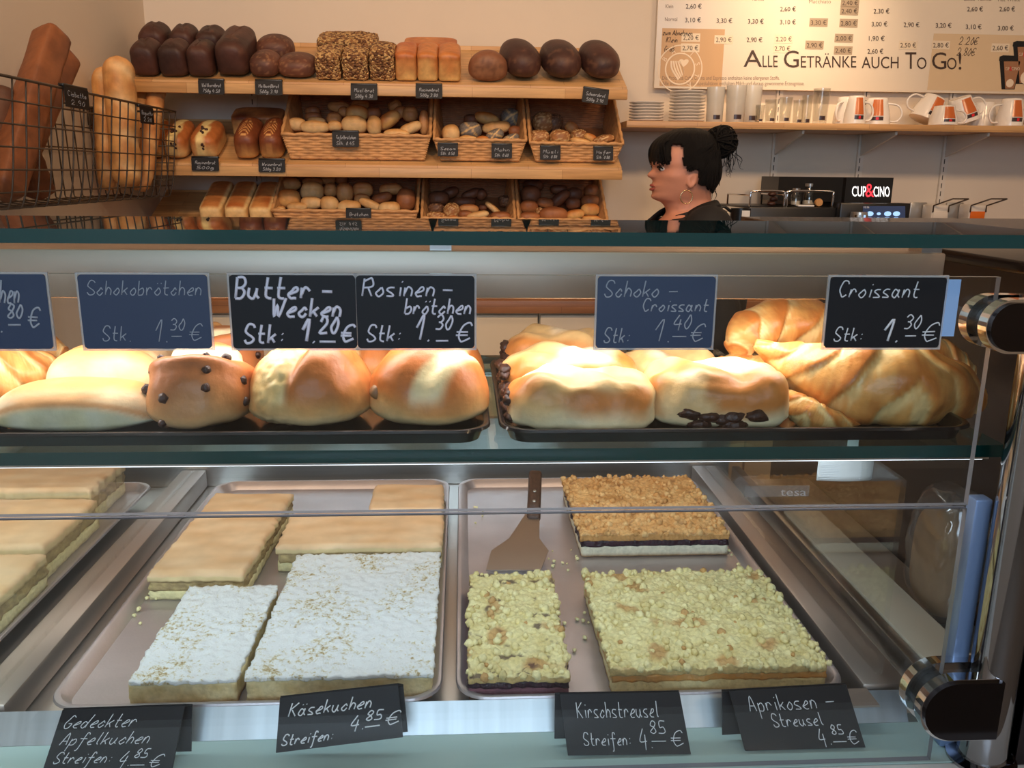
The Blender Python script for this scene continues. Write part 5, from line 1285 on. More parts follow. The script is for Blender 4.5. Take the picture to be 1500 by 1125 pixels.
def glyphs(s):
    if s not in FC:
        c = bpy.data.curves.new('lettering', 'FONT'); c.body = s; c.size = 1; c.resolution_u = 3
        o = bpy.data.objects.new('lettering', c); C.objects.link(o); bpy.context.view_layer.update()
        me = bpy.data.meshes.new_from_object(o.evaluated_get(bpy.context.evaluated_depsgraph_get()))
        FC[s] = ([v.co.copy() for v in me.vertices], [tuple(p.vertices) for p in me.polygons])
        bpy.data.objects.remove(o); bpy.data.curves.remove(c); bpy.data.meshes.remove(me)
    return FC[s]
def printed(mb, s, px0, px1, pyb, hpx, o=.0008, caps=True, pt=bx, bold=0):
    """lettering fitted between two pixel columns on a baseline, capitals hpx high"""
    v, f = glyphs(s)
    if not v: return
    x0, x1 = min(p.x for p in v), max(p.x for p in v)
    a, b_ = pt(px0, pyb), pt(px1, pyb); s_ = (b_-a)/(x1-x0); hz = (pt(px0, pyb-hpx)-a)/.73
    mb.add([a+s_*(p.x-x0)+hz*p.y+V((0, -o, 0)) for p in v], f)
tn = MB(); patch(tn, 966, 43, 1062, 126); wpart(tn, 'tan_print_area', M_TAN, t, label='tan printed corner of the board')
tn = MB(); patch(tn, 1358, 53, 1560, 132); wpart(tn, 'light_tan_print_area', M_TANL, t, label='lighter tan printed area')
PRC = [(1016, 9, '2,60', 0), (1154, 13, '2,60', 0), (1245, 4, '2,40', 1), (1244, 16, '2,40', 1), (1291, 16, '2,30', 0), (1428, 13, '2,60', 0), (1475, 13, '2,60', 0),
       (1015, 29, '3,10', 0), (1061, 30, '3,30', 0), (1107, 31, '3,30', 0), (1154, 32, '3,10', 0), (1199, 33, '3,30', 1), (1243, 34, '2,80', 1), (1288, 35, '3,00', 0), (1335, 36, '2,90', 0), (1382, 37, '3,20', 0), (1426, 39, '3,10', 0), (1473, 41, '3,00', 0),
       (1012, 55, '2,20', 2), (1060, 58, '2,90', 2), (1105, 58, '2,90', 0), (1148, 57, '2,20', 2), (1193, 66, '2,90', 1), (1236, 56, '2,00', 1), (1284, 56, '1,90', 0), (1330, 66, '2,50', 2), (1378, 66, '2,80', 2), (1465, 70, '2,60', 2),
       (1011, 70, '2,70', 2), (1146, 71, '2,70', 2), (1235, 74, '2,40', 1), (1282, 75, '2,60', 0)]
for x, y, s, k in PRC:
    pr = MB(); printed(pr, s+' €', x-11.5, x+11.5, y+3.6, 7, .0016); wpart(pr, 'price_lettering', M_PRINT, t)
    if k: st_ = MB(); patch(st_, x-14, y-6, x+14, y+6, .0010); wpart(st_, 'price_sticker', M_STK if k == 1 else M_STKL, t, label='grey price sticker' if k == 1 else 'light price sticker')
for wd_ in ((('A', 1089, 1116, 26), ('LLE', 1117, 1139, 18)), (('G', 1148, 1170, 26), ('ETRÄNKE', 1173, 1254, 18)), (('AUCH', 1262, 1316, 18),), (('T', 1326, 1342, 26), ('O', 1343, 1357, 18)), (('G', 1365, 1386, 26), ('O', 1387, 1401, 18), ('!', 1404, 1408, 26))):
    hd = MB()
    for s, x0, x1, h in wd_: printed(hd, s, x0, x1, 98+(x0-1089)*.012, h, .0013)
    wpart(hd, 'heading_word', M_PRINT, t)
fp = MB()
for s, x0, x1, y, h in (('Klein', 975, 986, 12, 6), ('Normal', 974, 992, 31, 6), ('Die Produkte Caffè Crema und Espresso enthalten keine allergenen Stoffe.', 970, 1142, 117, 6), ('Alle anderen Produktspezialitäten enthalten Milch und daraus gewonnene Erzeugnisse.', 970, 1178, 125, 6),
                        ('Vanilla', 1100, 1119, 1, 6), ('Macchiato', 1185, 1217, 5, 6), ('Latte Vanilla', 1412, 1452, 1, 6), ('Flat White', 1462, 1494, 2, 6)): printed(fp, s, x0, x1, y, h)
wpart(fp, 'small_lettering', M_PRINTG, t)
hw = MB()
for s, px, py, h, x1 in (('zum Abnehmen', 970, 51, 7, 1014), ('Klein', 975, 62, 8, 992), ('Groß', 972, 75, 8, 987), ('2.20€', 1403, 65, 11, 1432), ('2.80€', 1400, 81, 11, 1428)):
    q = MB(); a = bx(px, py); hz = (bx(px, py-h)-a).z; w_ = bx(x1, py).x-a.x
    script(q, s, 0, 0, hz, w_/natural(s, hz/6), .0011, seed=3)
    hw.add([(a.x+x, YM-.001-z, a.z+y) for x, y, z in q.v], q.f)
wpart(hw, 'handwritten_prices', M_PRINT, t, True)
# round coffee emblem: ring, cup swirl with a leaf heart, letters around
lg = MB(); c0 = bx(996, 101); R0 = (bx(1028, 101)-c0).length
def ringp(r, th): lg.tube([c0+V((r*math.cos(2*PI*k/48), -.0009, r*math.sin(2*PI*k/48))) for k in range(48)], th, 6, closed=True, flat=.3)
ringp(R0, .0024); ringp(R0*.66, .0030)
for k in range(5):
    lg.tube(crm([c0+V((-R0*.42+R0*.1*k, -.0009, R0*.34)), c0+V((-R0*.36+R0*.13*k, -.0009, -R0*.02)), c0+V((-R0*.05+R0*.06*k, -.0009, -R0*.46+R0*.06*k))], 10), .0036-.0003*k, 6, flat=.3)
ht = [c0+V((R0*.16+.22*R0*math.sin(a)**3, -.0009, R0*.28+R0*.2*(.81*math.cos(a)-.31*math.cos(2*a)-.12*math.cos(3*a)))) for a in [2*PI*k/24 for k in range(24)]]
lg.poly(ht, (0, .0004, 0))
for i, ch in enumerate('BARISTA'):
    a = math.radians(150-i*34)
    v, f = glyphs(ch); x_, z_ = math.cos(a), math.sin(a); sz = R0*.30
    lg.add([c0+V(((x_*.83*R0)+(p.x-.33)*sz*z_+(p.y-.36)*sz*x_, -.001, (z_*.83*R0)-(p.x-.33)*sz*x_+(p.y-.36)*sz*z_)) for p in v], f)
wpart(lg, 'round_coffee_emblem', M_LOGO, t)
# printed picture of two paper cups
def pcup(x0, x1, xb0, xb1, yt, yb, nm):
    a = MB(); P_ = lambda *q: [bx(x, y)+V((0, -.0012, 0)) for x, y in q]
    a.poly(P_((x0, yt+8), (xb0, yb), (xb1, yb), (x1, yt+8)), (0, .0005, 0)); q = wpart(a, 'printed_cup', M_BLACK, t, label=nm)
    a = MB(); a.poly([p+V((0, -.0006, 0)) for p in P_((x0-1, yt+8), (x1+1, yt+8), (x1-1, yt+1), (x0+5, yt), (x0, yt+2))], (0, .0004, 0)); a2 = wpart(a, 'printed_lid', M_BLACK, t)
    a = MB(); a.poly([p+V((0, -.0012, 0)) for p in P_((x0+6, yt+9), (xb0+5, yb-1), (xb1-1, yb-1), (x1-1, yt+9))], (0, .0004, 0)); wpart(a, 'printed_sleeve', mat('cup_sleeve_print', S(158, 112, 80), .5), t)
    a = MB(); cc = bx((xb0+xb1)/2+2, yb-9); rr = (bx(xb1-2, yb)-bx(xb0+6, yb)).length/2
    a.poly([cc+V((rr*math.cos(2*PI*k/20), -.0032, rr*math.sin(2*PI*k/20))) for k in range(20)], (0, .0004, 0)); wpart(a, 'printed_emblem', M_LOGO, t)
    a = MB(); printed(a, 'CUP', x0+8, x0+14, yt+22, 5, .0032); printed(a, 'CINO', x0+17, x1-2, yt+22, 5, .0032); wpart(a, 'cup_lettering', M_LOGO, t)
    a = MB(); printed(a, '&', x0+14, x0+17.5, yt+23, 7, .0034); wpart(a, 'cup_ampersand', M_RED, t)
pcup(1484, 1520, 1488, 1514, 60, 123, 'printed picture of a paper cup behind'); pcup(1464, 1495, 1467, 1486, 81, 131, 'printed picture of a paper cup in front')

# ------------------------------------------------------------------ coffee machine and things around it on the worktop
def wbox(mb, x0, x1, y0, y1, z0, z1, r=.004): return mb.rbox((x0, y0, z0), (x1, y1, z1), r)
YC = 2.86
a, b_ = at(1240, 262, Y=YC), at(1309, 262, Y=YC); zt_ = at(1275, 260, Y=YC).z; zm = at(1275, 297, Y=YC).z
t = thing('coffee_machine', 'black coffee machine with lit white and red sign and touch screen', 'coffee machine', ((a.x+b_.x)/2, YC, WT))
sh = V((.10, .28, 0))
c1 = MB(); c1.poly([V((a.x, YC, zm)), V((b_.x, YC, zm)), V((b_.x, YC+.34, zm)), V((a.x-.17, YC+.34, zm)), V((a.x-.17, YC+.16, zm)), V((a.x-.002, YC+.02, zm))], (0, 0, zt_-zm))
wpart(c1, 'bean_hopper_box', M_BLACK, t)
c1 = MB(); wbox(c1, a.x-.022, b_.x+.02, YC+.02, YC+.36, WT+.001, zm-.001); wpart(c1, 'body', M_BLACK, t, True, sharp=30)
L = MB(); ptm = lambda x, y: at(x, y, Y=YC-.001)
printed(L, 'CUP', 1248, 1268.5, 287.5, 15.5, .0012, pt=ptm); printed(L, 'CINO', 1279.5, 1303, 288, 15.5, .0012, pt=ptm); wpart(L, 'lit_lettering', M_SLOGO, t)
L = MB(); printed(L, '&', 1267.5, 1280, 288.5, 21, .0016, pt=ptm); wpart(L, 'lit_ampersand', M_SRED, t)
ys = YC-.05
s0, s1 = at(1232, 297, Y=ys), at(1331, 330, Y=ys)
c1 = MB(); wbox(c1, s0.x, s1.x, ys, ys+.06, s1.z-.06, s0.z, .005); q = wpart(c1, 'display', M_BLACK, t, True, sharp=30)
pts_ = lambda x, y: at(x, y, Y=ys-.0008)
c1 = MB(); c1.add([pts_(1264, 345), pts_(1326, 345), pts_(1326, 302), pts_(1264, 302)], [(0, 1, 2, 3)]); wpart(c1, 'screen', M_SCREEN, t)
for x in (1274, 1287, 1300, 1313):
    cc = pts_(x, 314); ic = MB(); r = .0105 if x != 1287 else .006
    ic.poly([cc+V((r*1.15*math.cos(2*PI*k/20), -.0012, r*.75*math.sin(2*PI*k/20)+.002)) for k in range(20)], (0, .0004, 0))
    ic.poly([cc+V((r*.7*sx_, -.0012, zz)) for sx_, zz in ((-1, -.012), (1, -.012), (1, -.010), (-1, -.010))], (0, .0004, 0))
    wpart(ic, 'drink_icon', M_ICON, t)
tx_ = MB(); printed(tx_, '10:36', 1265, 1273, 305, 3, .0012, pt=pts_); wpart(tx_, 'clock_lettering', M_PAPER, t)
# milk fridge with gallery rail
YG = 2.84
g0, g1 = at(1098, 303, Y=YG), at(1226, 303, Y=YG)
t = thing('cup_warmer', 'low black cabinet left of the coffee machine with chrome gallery rails on top', 'cup warmer', ((g0.x+g1.x)/2-.03, YG, WT))
c1 = MB(); wbox(c1, g0.x, g1.x, YG, YG+.34, WT+.001, g0.z, .004); wpart(c1, 'body', M_BLACK, t, True, sharp=30)
ZG = g0.z
for x0, x1 in ((1098, 1152), (1152, 1223)):
    r0, r1 = at(x0+2, 280, Y=YG+.012), at(x1-2, 280, Y=YG+.012)
    q = MB(); q.tube(crm([V((r0.x, YG+.012, ZG)), V((r0.x, YG+.012, r0.z-.012)), V((r0.x+.012, YG+.012, r0.z)), V((r1.x-.012, YG+.012, r0.z)), V((r1.x, YG+.012, r0.z-.012)), V((r1.x, YG+.012, ZG))], 30), .0035, 8); wpart(q, 'gallery_rail', M_CHROME, t, True)
    q = MB(); q.tube([V((r0.x, YG+.012, r0.z-.014)), V((r0.x, YG+.26, r0.z-.014)), V((r0.x, YG+.26, ZG))], .003, 8); wpart(q, 'gallery_rail', M_CHROME, t, True)
def jar(px, pyt, w_, Y, lab, fill):
    p = at(px, 300, Y=Y); r = w_/2*pxm(Y); h = at(px, pyt, Y=Y).z-ZG
    t = thing('glass_jar', lab, 'jar', (p.x, Y, ZG+.001), group='glass jars on the cup warmer')
    MB().lathe([(0, 0), (r*.95, 0), (r, .004), (r, h*.62), (r*.72, h*.76), (r*.72, h*.86), (r*.66, h*.86), (r*.66, h*.76), (r*.93, h*.6), (r*.93, .005), (0, .004)], 24).build('body', M_GLASSC, t, True, sharp=50)
    MB().lathe([(0, .0055), (r*.88, .0055), (r*.88, h*fill), (0, h*fill)], 20).build('filling', M_DISP, t, True, 'pale granules inside', sharp=40)
    MB().lathe([(0, h*.862), (r*.78, h*.862), (r*.80, h*.99), (r*.7, h), (0, h)], 24).build('lid', M_STEEL, t, True, sharp=40)
jar(1165, 276, 14, YG+.07, 'smaller glass sugar jar with metal lid inside the gallery rail', .3)
jar(1184, 269, 19, YG+.12, 'larger glass sugar jar with metal lid beside the small jar', .25)
for i, (x, y) in enumerate(((1130, 299), (1133, 293), (1131, 286))):
    p = at(x, y, Y=YG+.06); r = .011
    mb = MB(); mb.blob(lambda lo, la: (V((1.3*r*math.cos(lo)*math.cos(la), r*math.sin(lo)*math.cos(la), .72*r*math.sin(la)))*(1+.2*noise.noise(dirv(lo, la)*2+V((i, 0, 0)))), (1, 1, 1)), 14, 9)
    o = mb.build('chocolate', M_CHOC); o.location = (p.x, YG+.06, ZG+.009+i*.0155)
    tag(o, ['lowest', 'middle', 'topmost'][i]+' dark chocolate of the small pile inside the left gallery rail', 'chocolate', 'chocolates on the cup warmer')
p = at(1199, 298, Y=YG+.05); mb = MB(); mb.lathe([(0, -.007), (.012, -.007), (.014, 0), (.012, .007), (0, .007)], 20, M=Matrix.Rotation(PI/2, 4, 'X')); o = mb.build('cookie', M_COOKIE, None, True, sharp=50); o.location = (p.x, YG+.05, ZG+.0145); tag(o, 'round light brown cookie standing beside the glass jars', 'cookie')
p = at(1180, 302, Y=YG+.04); o = MB().rbox((-.028, -.012, 0), (.028, .012, .006), .002).build('napkin', M_PAPER, None, True); o.location = (p.x, YG+.045, ZG+.0008); tag(o, 'small white paper strip lying in front of the glass jars', 'napkin')
# steel box, tag and black handle left of it, behind the woman
YK = 2.86
k0, k1 = at(1047, 304, Y=YK), at(1096, 304, Y=YK)
t = thing('steel_container', 'low steel container with hinged lid behind the shoulder of the woman', 'container', ((k0.x+k1.x)/2+.02, YK, WT))
c1 = MB(); wbox(c1, k0.x, k1.x-.004, YK, YK+.22, WT+.001, k0.z-.012, .003); wpart(c1, 'body', M_STEEL, t, True, sharp=30)
c1 = MB(); wbox(c1, k0.x-.004, k1.x, YK-.004, YK+.224, k0.z-.0115, k0.z-.002, .002); wpart(c1, 'lid', M_DISP, t, True, sharp=30)
cc = at(1061, 314, Y=2.80)
t = thing('black_jug', 'black jug with round handle and white tag behind the woman', 'jug', (cc.x+.03, 2.79, WT))
h_ = cc.z+.02-WT
MB().lathe([(0, 0), (.045, 0), (.048, .005), (.036, h_*.6), (.032, h_), (.028, h_), (.03, h_*.6), (0, .01)], 24, o=(.02, 0, 0)).build('body', M_BLACK, t, True, sharp=40)
MB().tube(crm([V((-.012, 0, h_-.01)), V((-.04, 0, h_+.005)), V((-.062, 0, h_-.03)), V((-.05, 0, h_-.075)), V((-.02, 0, h_-.08))], 16), .005, 8).build('handle', M_BLACK, t, True)
MB().box((.008, -.052, h_-.06), (.034, -.0505, h_-.005)).build('tag', M_PAPER, t, False, 'white paper tag')
# soap dispensers on the wall
def dispenser(px, lab, liquid):
    Y = 3.26; p0, p1 = at(px-17, 298, Y=Y), at(px+17, 322, Y=Y)
    t = thing('soap_dispenser', lab, 'soap dispenser', ((p0.x+p1.x)/2, YB-.002, p1.z), group='wall soap dispensers')
    w_ = p1.x-p0.x; h = p0.z-p1.z
    MB().rbox((-w_*.75, -.012, -.02), (-w_*.1, 0, h*1.05), .002).build('back_plate', M_STEEL, t, True, sharp=30)
    MB().rbox((-w_*.30, -.085, 0), (w_*.38, -.013, h*.95), .006).build('housing', M_DISP, t, True, sharp=30)
    MB().rbox((-w_*.24, -.088, h*.10), (w_*.32, -.0845, h*.55), .001).build('level_window', liquid, t, True, sharp=30)
    q = MB(); zt2 = h*1.35
    for s in (-.26, .34):
        q.tube([(w_*s, -.088, h*.5), (w_*s, -.088, h*.9), (w_*(s+.3), -.16, zt2)], .0028, 6)
    q.tube([(w_*.04, -.16, zt2), (w_*.64, -.16, zt2)], .0028, 6)
    q.build('lever', M_WIRE, t, True)
dispenser(1366, 'left wall soap dispenser with clear window and wire lever', M_DISP)
dispenser(1420, 'right wall soap dispenser with orange liquid and wire lever', M_ORANGE)
# small striped cup on the worktop edge in front of the machine
p = at(1258, 320, Y=2.76)
t = thing('striped_tin', 'small striped tin in front of the coffee machine sign', 'tin', (p.x, 2.76, WT)); hh = p.z+.02-WT
MB().lathe([(0, 0), (.030, 0), (.030, hh-.05), (.026, hh-.048), (0, hh-.048)], 24).build('stand', M_BLACK, t, True, sharp=40)
MB().lathe([(0, hh-.0475), (.026, hh-.0475), (.028, hh-.02), (.026, hh), (0, hh)], 24).build('tin', M_STEEL, t, True, sharp=40)
for k, m_ in enumerate((M_GOLD, M_BLUEP, M_ICON, M_GOLD)):
    b = MB(); a0_ = -PI/2-.9+k*.5; b.grid(lambda u, v: V((.0288*math.cos(a0_+.22*u), .0288*math.sin(a0_+.22*u), hh-.042+.034*v)), 4, 1); b.build('stripe', m_, t, True)
# curled label and tape at the glass, bag of bread beyond the end pane
c0 = at(1246, 690, Y=.84)
mb = MB(); mb.grid(lambda u, v: V((.034*(u-.5)*2 if u < .75 else .017+.014*math.sin((u-.75)*4*PI*.9), -.02-.004*math.sin(u*PI) if u < .75 else -.0228+.014*(1-math.cos((u-.75)*4*PI*.9)), .024*(v-.5))), 32, 4)
o = mb.build('paper_label', M_PAPER2, None, True); md = o.modifiers.new('thickness', 'SOLIDIFY'); md.thickness = .0004
o.location = (c0.x, .865, c0.z)
MB().box((-.006, -.0236, .012), (.006, -.0231, Z0-.2575-c0.z)).build('tape_strip', M_PAPER2, o, False); tag(o, 'curled white paper label hanging under the right part of the glass shelf', 'paper label')
b = MB()
for k in range(7): b.box((-.032, -.0235, -.0095+k*.0026), (.014, -.0233, -.0088+k*.0026))
b.build('faint_print_lines', mat('faint_grey_print', S(190, 190, 192), .7), o, False)
a = at(1090, 728, Y=.6665); b_ = at(1186, 711, Y=.6665)
t = thing('adhesive_tape', 'clear strip of lettered adhesive tape on the upper front pane above its lower edge', 'tape', (a.x, .6665, a.z))
wpart(MB().box((a.x, .6662, a.z), (b_.x, .6668, b_.z)), 'strip', glassmat('clear_tape', (.93, .93, .92, 1), .06, .1, .08, (.8, .8, .78, 1)), t)
L = MB(); printed(L, 'tesa', 1143, 1181, 726, 12, .0003, pt=lambda x, y: at(x, y, Y=.6662)); wpart(L, 'lettering', glassmat('tape_print', (.8, .8, .8, 1), .04, .3, .35, (.9, .9, .9, 1)), t)
c0 = at(1372, 860, Y=.93)
t = thing('bread_bag', 'clear plastic bag of pale bread standing beyond the right end pane', 'bread bag', (.585, .93, LG-.001))
mb = MB()
def bagf(lo, la):
    q = dirv(lo, la); p = V((.033*spow(q.x, .6), .05*spow(q.y, .6), .085*spow(q.z, .7)+.086)); n_ = .004*nz(p, 40, 3)+.002*nz(p, 110, 5); return p+q*n_, (1, 1, 1)
mb.blob(bagf, 40, 30); mb.build('bag', M_BAG, t)
mb = MB(); mb.blob(lambda lo, la: (V((.028*spow(dirv(lo, la).x, .6), .044*spow(dirv(lo, la).y, .6), .066*spow(dirv(lo, la).z, .6)+.075)), S(150, 118, 84)[:3]), 28, 18); mb.build('bread', M_CRUST, t)

# ------------------------------------------------------------------ the shop assistant behind the counter
YW = 2.44
def wp(x, y): p = at(x, y, Y=YW); return p.x, p.z
U = pxm(YW, 1.4)
W0 = V((wp(1005, 300)[0], YW, 0))
t = thing('person', 'woman in black jacket with black hair in a bun and hoop earring, looking left', 'person', tuple(W0))
def loft(mb, rows, n=64, steps=90, ex=.9, disp=None, keep=None, tilt=None, c=None):
    """rings from top to bottom: (pixel y, front x, back x, half width in metres)"""
    cv = [crm([V((r[k], r[0], 0)) for r in rows], steps) for k in (1, 2, 3)]
    v = []; f = []; info = []
    for i in range(steps+1):
        yp = cv[0][i].y; xf, xb, hw = cv[0][i].x, cv[1][i].x, max(.002, cv[2][i].x)
        x0, z = wp(xf, yp); x1, _ = wp(xb, yp); cx, a = (x0+x1)/2, (x1-x0)/2
        for k in range(n):
            ph = 2*PI*k/n; co, si = math.cos(ph), math.sin(ph)
            p = V((cx-a*spow(co, ex), YW+hw*spow(si, ex), z))     # angle 0 looks left, out of the face
            if tilt: p.z += tilt(yp, co)
            if disp: p += disp(yp, ph, co, si)
            v.append(p-W0); info.append((yp, co, si, (p.x-x0)/(x1-x0)*(xb-xf)+xf))
    for i in range(steps):
        for k in range(n):
            q = (i*n+k, i*n+(k+1) % n, (i+1)*n+(k+1) % n, (i+1)*n+k)
            if keep is None or all(keep(*info[j]) for j in q): f.append(q)
    if keep is None: f.append(tuple(range(n-1, -1, -1))); f.append(tuple(steps*n+k for k in range(n)))
    mb.add(v, f, c); return mb
def bump_(a, s): return math.exp(-(a/s)**2)
def face(yp, ph, co, si):
    a = ph if ph < PI else ph-2*PI; d = V((0, 0, 0))
    if co > 0:
        nose = bump_(yp-257.5, 5.2)*9.0 if yp > 257.5 else bump_(yp-257.5, 7.5)*9.0
        if yp > 258: nose *= bump_(yp-258, 6)
        d.x -= U*nose*bump_(a, .20)
        d.x -= U*(2.6*bump_(yp-271.5, 2.6)+2.4*bump_(yp-277.5, 2.6)-1.0*bump_(yp-274.4, 1.2))*bump_(a, .42)
        d.x += U*2.6*bump_(yp-247, 5)*bump_(abs(a)-.55, .25)             # eye sockets
        d.x -= U*2.2*bump_(yp-240, 3.5)*bump_(abs(a)-.45, .35)           # brows
        d.x -= U*2.0*bump_(yp-289, 4)*bump_(a, .3)                       # chin
        s_ = 1 if si > 0 else -1
        d.y += s_*U*2.2*bump_(yp-259, 7)*bump_(abs(a)-.95, .35)          # cheek bones
    return d
HEAD = [(197, 1000, 1012, .010), (200, 984, 1026, .034), (206, 970, 1037, .058), (214, 961, 1044, .070), (225, 956, 1049, .077), (238, 954.5, 1051, .079), (246, 957, 1051, .078), (254, 956.5, 1050, .076), (262, 957, 1047, .073), (268, 956.5, 1044, .070),
        (274, 956, 1042, .066), (280, 956.5, 1041, .062), (287, 955.5, 1041, .056), (292, 959, 1041, .052), (296, 968, 1042, .051), (301, 973, 1043, .052), (308, 976, 1044, .056), (314, 975, 1050, .078), (321, 970, 1060, .118), (331, 960, 1074, .168), (350, 941, 1084, .186),
        (400, 932, 1084, .180), (440, 935, 1080, .165), (480, 943, 1074, .152), (520, 942, 1082, .172), (555, 944, 1088, .180), (590, 950, 1085, .172), (606, 975, 1060, .10)]
body = MB(); loft(body, HEAD, 72, 240, .92, face)
def wpt(x, y, dy=0): a_, b__ = wp(x, y); return V((a_, YW+dy, b__))-W0
for s in (-1, 1):
    ear = MB()
    def earf(lo, la):
        q = dirv(lo, la); p = V((q.x*U*7.2, q.y*U*2.8, q.z*U*11.5)); p.x += q.z*U*2.0
        p.y -= s*0; r = (q.x**2+q.z**2)**.5
        if q.y*s > 0: p.y -= s*U*2.4*bump_(r, .55)
        return wpt(1004, 264, s*.074)+p, (1, 1, 1)
    body.blob(earf, 28, 20)
    # arms bent forwards over the counter work, with hands
    sh_, el, wr = wpt(1018, 338, s*.165), wpt(1024, 470, s*.215), wpt(920, 520, s*.19)
    body.tube(crm([sh_+V((0, -s*.03, .0)), sh_, sh_.lerp(el, .5), el, el.lerp(wr, .5), wr], 30), [.055-.0009*i for i in range(31)], 16)
    hd_ = (wr-el).normalized(); dn = V((0, 0, -1))
    body.tube([wr-hd_*.01, wr+hd_*.03, wr+hd_*.07, wr+hd_*.088], [.026, .034, .036, .028], 14, flat=.5)
    for k, (o_, ln) in enumerate(((-.027, .062), (-.009, .074), (.009, .070), (.027, .056))):
        b0 = wr+hd_*.078+V((0, o_, 0)); body.tube([b0, b0+hd_*ln*.5+V((0, o_*.1, -.006)), b0+hd_*ln*.85+V((0, o_*.15, -.024)), b0+hd_*ln*.95+V((0, o_*.15, -.036))], [.0095, .0085, .0078, .005], 8)
    tb = wr+hd_*.022+V((0, -s*.026, 0)); body.tube([tb, tb+hd_*.025+V((0, -s*.022, -.006)), tb+hd_*.055+V((0, -s*.026, -.016))], [.012, .0105, .007], 8)
    hip, kn, an, = wpt(1016, 585, s*.085), wpt(1012, 760, s*.09), V((W0.x+.03, YW+s*.09, .07))-W0
    body.tube(crm([hip+V((0, 0, .06)), hip, kn, an], 30), [.088-.0016*i for i in range(31)], 16)
    body.tube([an+V((.04, 0, -.025)), an+V((-.02, 0, -.02)), an+V((-.12, 0, -.045)), an+V((-.17, 0, -.052))], [.034, .042, .034, .018], 12, flat=.7)
o = body.build('body', M_SKIN, t)
md = o.modifiers.new('one_skin', 'REMESH'); md.mode = 'VOXEL'; md.voxel_size = .0032; md.use_smooth_shade = True
# eyes, lips
for s in (-1, 1):
    e = wpt(964.2, 247.5, s*.040)
    q = MB(); q.blob(lambda lo, la: (e+V((.0022, 0, 0))+V((dirv(lo, la).x*.0095, dirv(lo, la).y*.0105, dirv(lo, la).z*.0062)), (1, 1, 1)), 20, 14); eo = q.build('eye', M_EYEW, t)
    q = MB(); q.blob(lambda lo, la: (e+V((-.0038, s*.0022, .0004))+dirv(lo, la)*.0056, (1, 1, 1)), 16, 10); q.build('iris', M_EYED, eo)
    q = MB(); q.tube(crm([e+V((-.0085, -s*.010, .0035)), e+V((-.0108, 0, .0062)), e+V((-.006, s*.0095, .0050)), e+V((.001, s*.0125, .001))], 12), .0021, 6); q.build('eyelashes', M_HAIR, t, True)
    q = MB(); q.tube(crm([e+V((-.013, -s*.012, .0145)), e+V((-.010, s*.004, .0175)), e+V((.002, s*.018, .0135))], 10), .0021, 6, flat=.6); q.build('eyebrow', M_HAIR, t, True)
for y_, r_ in ((271.6, .0036), (277.2, .0042)):
    q = MB(); q.tube(crm([wpt(959.5, 274.6, -.024), wpt(955.2, y_, -.013), wpt(953.6, y_, 0), wpt(955.2, y_, .013), wpt(959.5, 274.6, .024)], 20), [.0012+(r_-.0012)*math.sin(PI*i/20)**.7 for i in range(21)], 8); q.build('lip', M_LIP, t, True)
# hair
HR = [(187, 1004, 1018, .010), (190, 988, 1031, .042), (196, 973, 1040, .066), (204, 961, 1046, .079), (213, 954, 1050, .086), (223, 951, 1053, .090), (232, 951, 1055, .091), (241, 953, 1056, .090), (251, 954, 1056, .087), (262, 955, 1054, .083), (270, 956, 1050, .078), (277, 957, 1046, .070), (285, 958, 1043, .060)]
def hkeep(yp, co, si, xp):
    if yp < 211: return True
    if xp < 974: return yp < 240+3*math.sin(xp*1.7)
    if xp < 993: return (abs(si) < .45 and yp < 226) or yp < 212+2*math.sin(xp) or (xp > 988 and yp < 244)
    if xp < 1012: return yp < 251+2*math.sin(xp*2)
    return yp < 268+(xp-1012)*.45+2*math.sin(si*30)
def hdisp(yp, ph, co, si):
    k = U*(1.3*noise.noise(V((ph*7, yp*.02, 0)))+.7*noise.noise(V((ph*22, yp*.03, 5))))
    return V((-co*k, si*k, 0))
q = MB(); loft(q, HR, 140, 90, .95, hdisp, hkeep); h = q.build('hair', M_HAIR, t)
md = h.modifiers.new('thickness', 'SOLIDIFY'); md.thickness = .010; md.offset = -1
bc = wpt(1056, 209, 0)
q = MB(); q.blob(lambda lo, la: (bc+V((dirv(lo, la).x*U*22, dirv(lo, la).y*U*21, dirv(lo, la).z*U*21.5))*(1+.16*noise.noise(dirv(lo, la)*2.5)+.08*noise.noise(dirv(lo, la)*7)), (1, 1, 1)), 48, 32)
q.tube([wpt(1030, 205), wpt(1042, 207), bc], [.018, .022, .03], 16)
rnd = random.Random(12)
for k in range(80):
    ax = V((rnd.gauss(0, 1), rnd.gauss(0, 1), rnd.gauss(0, 1))).normalized(); u_ = ax.orthogonal().normalized(); w_ = ax.cross(u_); a0_ = rnd.uniform(0, 6); ln = rnd.uniform(1.2, 3.2); rr = U*rnd.uniform(20.5, 24.5)
    q.tube([bc+(u_*math.cos(a0_+ln*i/10)+w_*math.sin(a0_+ln*i/10))*rr*(1+.04*math.sin(i)) for i in range(11)], [.0012+.0016*math.sin(PI*i/10) for i in range(11)], 5)
q.build('hair_bun', M_HAIR, t)
q = MB()
